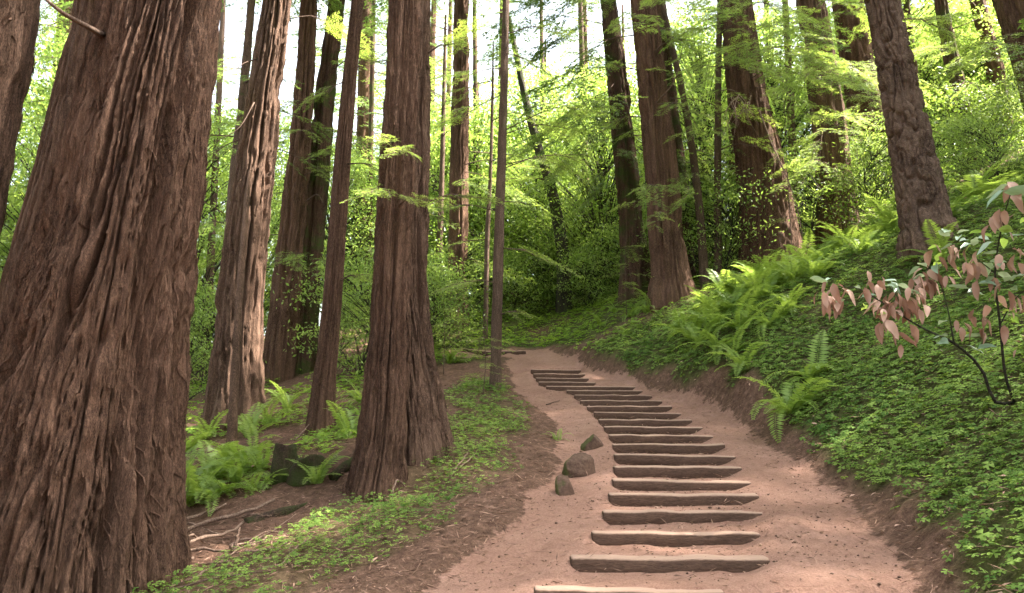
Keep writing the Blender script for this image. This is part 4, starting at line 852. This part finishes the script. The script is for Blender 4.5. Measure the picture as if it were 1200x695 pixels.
# ------------------------------------------------------------------ rocks, stump, fallen sticks
import bmesh
def lump(name, px, Yd, w_, d_, h_, seed, mat, label, cat, sink=.1, pointy=0):
    """angular stone: a ball cut flat by random planes"""
    x = (px - 600) / FPX * Yd; rg_ = R(seed); bm = bmesh.new(); bmesh.ops.create_icosphere(bm, subdivisions=4, radius=1.0)
    cuts = [(rg_.normal(0, 1, 3), rg_.uniform(.55, .8)) for _ in range(11)] + [(np.array([.1, -.25, 1.0]), .62), (np.array([-1.0, -.3, .15]), .72), (np.array([.25, -1.0, .1]), .7)]
    if pointy: cuts += [(np.array([-.8, -.2, 1.0]), .35), (np.array([.7, -.3, .9]), .55), (np.array([0, .8, .8]), .4)]
    for v in bm.verts:
        p_ = np.array(v.co)
        for n_, d0 in cuts:
            n_ = n_ / np.linalg.norm(n_); e_ = p_ @ n_ - d0
            if e_ > 0: p_ = p_ - n_ * e_ * .96
        k_ = float(noise2(np.array([p_[0] * 5 + p_[2] * 3]), np.array([p_[1] * 5 + p_[2] * 4]), seed)[0]) - .5
        k2 = float(noise2(np.array([p_[0] * 14 + p_[2] * 8]), np.array([p_[1] * 14 + p_[2] * 9]), seed)[0]) - .5
        p_ = p_ * (1 + .09 * k_ + .05 * k2)
        v.co = (p_[0] * w_ * .72, p_[1] * d_ * .72, p_[2] * h_ * .85 + h_ * .5 - sink)
    for f_ in bm.faces: f_.smooth = True
    me = bpy.data.meshes.new(name); bm.to_mesh(me); bm.free(); me.materials.append(M[mat])
    o = bpy.data.objects.new(name, me); link(o); o.location = (x, Yd, gz(x, Yd)); return tag(o, label, cat)
lump('rock', 675, 8.6, .34, .28, .30, 3, 'rock', 'biggest blocky brown rock beside the steps', 'rock')
lump('rock', 660, 7.8, .18, .17, .2, 4, 'rock', 'small rock with a green mossy face below the blocky rock', 'rock', .06)
lump('rock', 692, 9.9, .24, .2, .28, 5, 'rock', 'small pointed rock above the blocky rock', 'rock', .08, .7)
def stump(px, Yd, r, h, seed, label):
    x = (px - 600) / FPX * Yd; z = gz(x, Yd); n, m = 30, 14; b = MB()
    th, t = np.meshgrid(np.arange(n) / n * 2 * math.pi, np.linspace(-.25, 1, m))
    rr = r * (1.25 - .35 * np.clip(t, 0, 1)) * (1 + .25 * (noise2(th / 6.2832 * 7, t * 2, seed, 7) - .5) * 2); hh = h * t * (1 + .3 * (noise2(th / 6.2832 * 6, 0, seed + 1, 6) - .5) * np.clip(t, 0, 1))
    V = np.stack([rr * np.cos(th), rr * np.sin(th), hh], -1).reshape(-1, 3); V = np.vstack([V, [0, 0, h * .8]])
    ii, jj = np.meshgrid(np.arange(m - 1), np.arange(n), indexing='ij'); j2 = (jj + 1) % n; k = np.arange(n)
    b.add(V, [np.stack([ii * n + jj, ii * n + j2, (ii + 1) * n + j2, (ii + 1) * n + jj], -1).reshape(-1, 4), np.stack([np.full(n, m * n), (m - 1) * n + k, (m - 1) * n + (k + 1) % n], -1)])
    return tag(b.build('stump', M['stump'], smooth=True, loc=(x, Yd, z)), label, 'stump')
stump(341, 9.3, .13, .42, 7, 'dark narrow mossy stump among the ferns')
stump(368, 9.15, .19, .30, 8, 'low round mossy stump touching the narrow stump')
def stick(pts, r, mat, label, group=None, name='fallen_stick', lift=.02, cat='stick', k=12):
    """pts: (px, Y, height above ground) laid along the ground"""
    w_ = []
    for px, Yd, h in pts:
        x = (px - 600) / FPX * Yd; w_.append([x, Yd, gz(x, Yd) + h])
    p = smooth_path(w_, k) if r < .05 else np.linspace(w_[0], w_[-1], k); rg = R(int(pts[0][0] * 3)); p += rg.normal(0, min(r * .35, .006), p.shape); base = p[0].copy(); m_ = MB()
    tube(m_, p - base, np.linspace(r, r * .45, k) * rg.uniform(.82, 1.18, k), 9)
    return tag(m_.build(name, M[mat], smooth=True, loc=base), label, cat, group)
GS = 'pale fallen sticks'
for pts, r, lab in [([(205, 6.6, .10), (240, 6.9, .16), (275, 7.4, .10), (296, 7.9, .03)], .022, 'long pale forked stick leaning out from the massive redwood base'),
                    ([(205, 6.3, .06), (222, 6.5, .12), (250, 6.6, .13), (282, 6.5, .05)], .02, 'curved pale stick crossing the pile at the massive redwood base'),
                    ([(207, 6.1, .02), (225, 6.5, .15), (236, 7.0, .18), (250, 7.4, .05)], .016, 'thin pale stick propped steeply on the stick pile'),
                    ([(210, 5.75, .01), (245, 6.0, .03), (275, 6.4, .02)], .014, 'straight pale stick lying low on the sorrel by the massive redwood'),
                    ([(318, 5.9, .02), (340, 6.05, .03), (356, 6.35, .05), (368, 6.6, .03)], .013, 'crooked pale twig lying in the thin sorrel patch'),
                    ([(348, 6.05, .02), (349, 6.2, .09)], .008, 'short upright twig beside the crooked pale twig'),
                    ([(205, 7.6, .03), (240, 7.9, .06), (290, 8.1, .05), (330, 8.5, .03)], .03, 'thick weathered limb lying below the sunlit ferns'),
                    ([(212, 8.0, .1), (235, 8.2, .08), (275, 8.5, .04)], .025, 'weathered limb lying above the thick limb below the ferns'),
                    ([(208, 5.5, .02), (260, 5.55, .05), (330, 5.6, .02)], .010, 'thin brown stick along the ground at the massive redwood foot'),
                    ([(530, 8.3, .02), (545, 8.8, .05), (552, 9.6, .02)], .013, 'forked pale twig on the litter right of the double redwood'),
                    ([(538, 8.5, .02), (556, 8.9, .04), (560, 9.4, .03)], .009, 'thin pale twig crossing the forked twig right of the double redwood'),
                    ([(350, 11.2, .02), (358, 11.4, .12), (366, 11.6, .2)], .014, 'curved twig sticking up behind the mossy stump'),
                    ([(286, 6.7, .0), (289, 6.75, .12), (292, 6.8, .2)], .02, 'short dark broken branch stub standing in the sorrel'),
                    ([(640, 13.6, .02), (655, 13.9, .02)], .012, 'small dark stick lying left of the upper steps'),
                    ([(462, 7.9, .0), (468, 8.0, .18), (480, 8.2, .05)], .01, 'thin looping dead twig at the foot of the double redwood')]:
    stick(pts, r, 'pale_wood' if 'dark' not in lab and 'brown' not in lab else 'twig', lab, GS if 'pale' in lab else None)
rgs = R(61)
for q in range(16):
    px_ = rgs.uniform(205, 320); Y0 = rgs.uniform(6.0, 8.3); dpx = rgs.uniform(-45, 60); dY = rgs.uniform(-.5, .7)
    stick([(px_, Y0, rgs.uniform(.01, .05)), (px_ + dpx * .5, Y0 + dY * .5, rgs.uniform(.02, .10)), (px_ + dpx, Y0 + dY, rgs.uniform(.01, .05))], rgs.uniform(.006, .016), 'pale_wood', 'small broken stick among the debris at the massive redwood foot', 'debris sticks at the massive redwood foot')
for pts, r, lab in [([(300, 7.95, -.03), (345, 8.25, -.02), (390, 8.55, -.03)], .075, 'dark log shape put in for the shade below the mossy stumps'), ([(395, 8.9, .05), (425, 9.3, .12), (440, 9.6, .1)], .07, 'dark log half buried behind the double redwood')]:
    stick(pts, r, 'stump', lab, name='dark_log_shape', cat='log')  # the first is a dark shape painting the shade under the stumps

# ------------------------------------------------------------------ saplings beside the path and shrub with dead leaves
def leaf_obj_mesh(seed, mat):
    rg = R(seed); b = MB(); n = 6; t = np.linspace(0, 1, n); w_ = .21 * np.sin(np.pi * t ** .8) ** .8; zc = -.2 * t ** 2 * rg.uniform(.2, 2.2) + .03 * np.sin(t * 9 + rg.rand() * 6)
    c = np.stack([t, 0 * t, zc], 1); l_ = np.stack([t, w_, zc + rg.uniform(.03, .17) * w_ / .21], 1); r2 = np.stack([t, -w_ * rg.uniform(.75, 1), zc + rg.uniform(.03, .17) * w_ / .21], 1)
    v = np.concatenate([c, l_, r2]); k = np.arange(n - 1)
    b.add(v, [np.stack([k, k + 1, n + k + 1, n + k], -1), np.stack([k, 2 * n + k, 2 * n + k + 1, k + 1], -1)], rg.rand())
    return b.mesh('leaf', M[mat], True)
DEAD = [leaf_obj_mesh(s, 'dead_leaf') for s in range(6)]; PALE = [leaf_obj_mesh(s + 10, 'pale_leaf') for s in range(5)]; GLO = [leaf_obj_mesh(s + 20, 'laurel') for s in range(4)]
sx = (1183 - 600) / FPX * 6.3; sb = np.array([sx, 6.3, gz(sx, 6.3)])
shrub = empty('shrub', sb, 'shrub with drooping dead brown leaves and pale green leaves on dark stems', 'shrub')
def shrub_stem(pts, r):
    p = smooth_path([sb] + [at(*q) for q in pts[1:]] if pts[0] is None else [at(*q) for q in pts], 14)
    m_ = MB(); tube(m_, p - sb, np.linspace(r, r * .3, 14), 6); return m_.build('stem', M['laurel_bark'], shrub, True), p
s1, p1 = shrub_stem([None, (1165, 470, 6.25), (1150, 432, 6.2), (1118, 402, 6.15), (1088, 388, 6.1), (1060, 372, 6.1), (1030, 352, 6.1)], .016)
s2, p2 = shrub_stem([None, (1178, 440, 6.2), (1172, 380, 6.0), (1166, 320, 5.9), (1175, 260, 5.7), (1185, 225, 5.6)], .013)
s3, p3 = shrub_stem([(1118, 402, 6.15), (1110, 360, 6.2), (1098, 325, 6.3), (1075, 300, 6.4)], .007)
s4, p4 = shrub_stem([(1166, 320, 5.9), (1140, 300, 6.0), (1115, 285, 6.2)], .006)
s5, p5 = shrub_stem([(1030, 352, 6.1), (1005, 338, 6.15), (975, 335, 6.2)], .006)
s6, p6 = shrub_stem([(1060, 372, 6.1), (1050, 345, 6.1), (1040, 330, 6.2)], .005)
s7, p7 = shrub_stem([(1172, 380, 6.0), (1190, 350, 5.9), (1215, 330, 5.8)], .006)
rg = R(900)
def leaf_cluster(px, py, Yd, n, lib, size, down, sp):
    c = at(px, py, Yd)
    for q in range(n):
        o = bpy.data.objects.new('leaf', lib[rg.randint(len(lib))]); link(o, shrub)
        a = rg.uniform(0, 6.28); el = -rg.uniform(.5, 1.35) if down else rg.uniform(-.5, .35)
        mt = Matrix(rot_to([math.cos(a) * math.cos(el), math.sin(a) * math.cos(el), math.sin(el)], rg.uniform(-.8, .8)).tolist()).to_4x4()
        s = size * rg.uniform(.7, 1.2); off = rg.normal(0, sp, 3) * [1, 1, .7]
        s *= 1.12; o.matrix_local = Matrix.Translation(Vector(c - sb + off)) @ mt @ Matrix.Scale(s, 4)
for px, py, Yd, n, s in [(976, 340, 6.2, 12, .15), (1032, 356, 6.1, 13, .15), (1024, 335, 6.15, 6, .13), (1060, 345, 6.1, 9, .14), (1078, 330, 6.3, 8, .14), (1098, 322, 6.3, 8, .14), (1112, 290, 6.2, 7, .14), (1138, 305, 6.0, 7, .13), (1040, 385, 6.1, 7, .15), (1065, 365, 6.1, 6, .13),
                         (1165, 330, 5.9, 6, .13), (1150, 370, 6.0, 6, .12), (1178, 255, 5.7, 7, .14), (1188, 225, 5.6, 4, .19), (1195, 350, 5.9, 6, .13), (1190, 300, 5.8, 6, .13), (1205, 390, 5.9, 5, .12), (1152, 385, 6.0, 4, .12)]:
    leaf_cluster(px, py, Yd, int(n * 1.35), DEAD, s, True, .075)
for px, py, Yd, n, s in [(1120, 395, 6.1, 6, .14), (1045, 335, 6.2, 6, .12), (1000, 345, 6.2, 5, .12), (1085, 315, 6.3, 6, .12), (1125, 275, 6.2, 6, .13), (1150, 285, 6.0, 5, .13), (1188, 225, 5.6, 5, .20), (1170, 305, 5.9, 6, .13), (1195, 330, 5.8, 6, .13), (965, 335, 6.2, 4, .11), (1140, 340, 6.0, 5, .12)]:
    leaf_cluster(px, py, Yd, n, PALE, s * 1.1, False, .08)
for px, py, Yd, n, s in [(1015, 365, 6.1, 4, .11), (1100, 300, 6.3, 5, .11), (1160, 275, 5.9, 5, .12), (1195, 270, 5.7, 5, .12), (1180, 365, 6, 5, .11)]:
    leaf_cluster(px, py, Yd, n, GLO, s, False, .05)
# bright sapling by the slim trunk
def sapling(px, Yd, h, seed, label, mat='needle_lit', lib=SPR_NEAR, nb=10, sc_=.35, lean=0):
    x = (px - 600) / FPX * Yd; b0 = np.array([x, Yd, gz(x, Yd)]); rg = R(seed); r = empty('sapling', b0, label, 'sapling')
    p = smooth_path([[0, 0, -.05], [.03 * rg.normal(), .03, h * .5], [lean + .05 * rg.normal(), 0, h]], 10); sm = MB(); lm = MB(); tube(sm, p, np.linspace(.011, .003, 10), 5)
    for q in range(nb):
        t = .35 + .65 * q / nb; a = q * 2.4; put_spray(lm, sm, lib[q % 3], p[int(t * 9)], np.array([math.cos(a), math.sin(a), -.05]), sc_ * rg.uniform(.7, 1.2), rg, 0, .004, .4, 1)
    sm.build('stem', M['twig'], r); lm.build('foliage', M[mat], r); return r
sapling(566, 13.2, 1.35, 1, 'bright green redwood sapling beside the slim path edge trunk', sc_=.5)
sapling(935, 15.0, 4.2, 2, 'thin tall redwood sapling before the broad redwood with dead twigs', nb=12, sc_=.6)
sapling(440, 17.0, 2.6, 3, 'leafy young redwood behind the double redwood', nb=12, sc_=.8)
sapling(735, 19.0, 2.2, 4, 'young redwood at the foot of the mossy redwood above the bank', nb=12, sc_=.8)
sapling(520, 17.5, 1.8, 5, 'low young redwood between the double redwood and the path bend', nb=12, sc_=.8)
relabel(GF, 'sword fern of the fern bank counting out from', ''); relabel(G1, 'bright broadleaf tree', 'behind'); relabel(G2, 'distant feathery redwood', 'behind'); relabel(G3, 'leafy understorey bush', 'behind')
for o in bpy.data.objects:
    if 'label' in o: o['label'] = ' '.join(o['label'].split())
relabel('sunlit ferns by the mossy stump', 'bright fern of the stump patch out from', '')
relabel('shaded ferns behind the pale pole', 'shaded fern behind the thin pole out from', ''); relabel('ferns above the top steps', 'fern above the top steps out from', '')
for o in bpy.data.objects:
    if 'label' in o: o['label'] = ' '.join(o['label'].split())
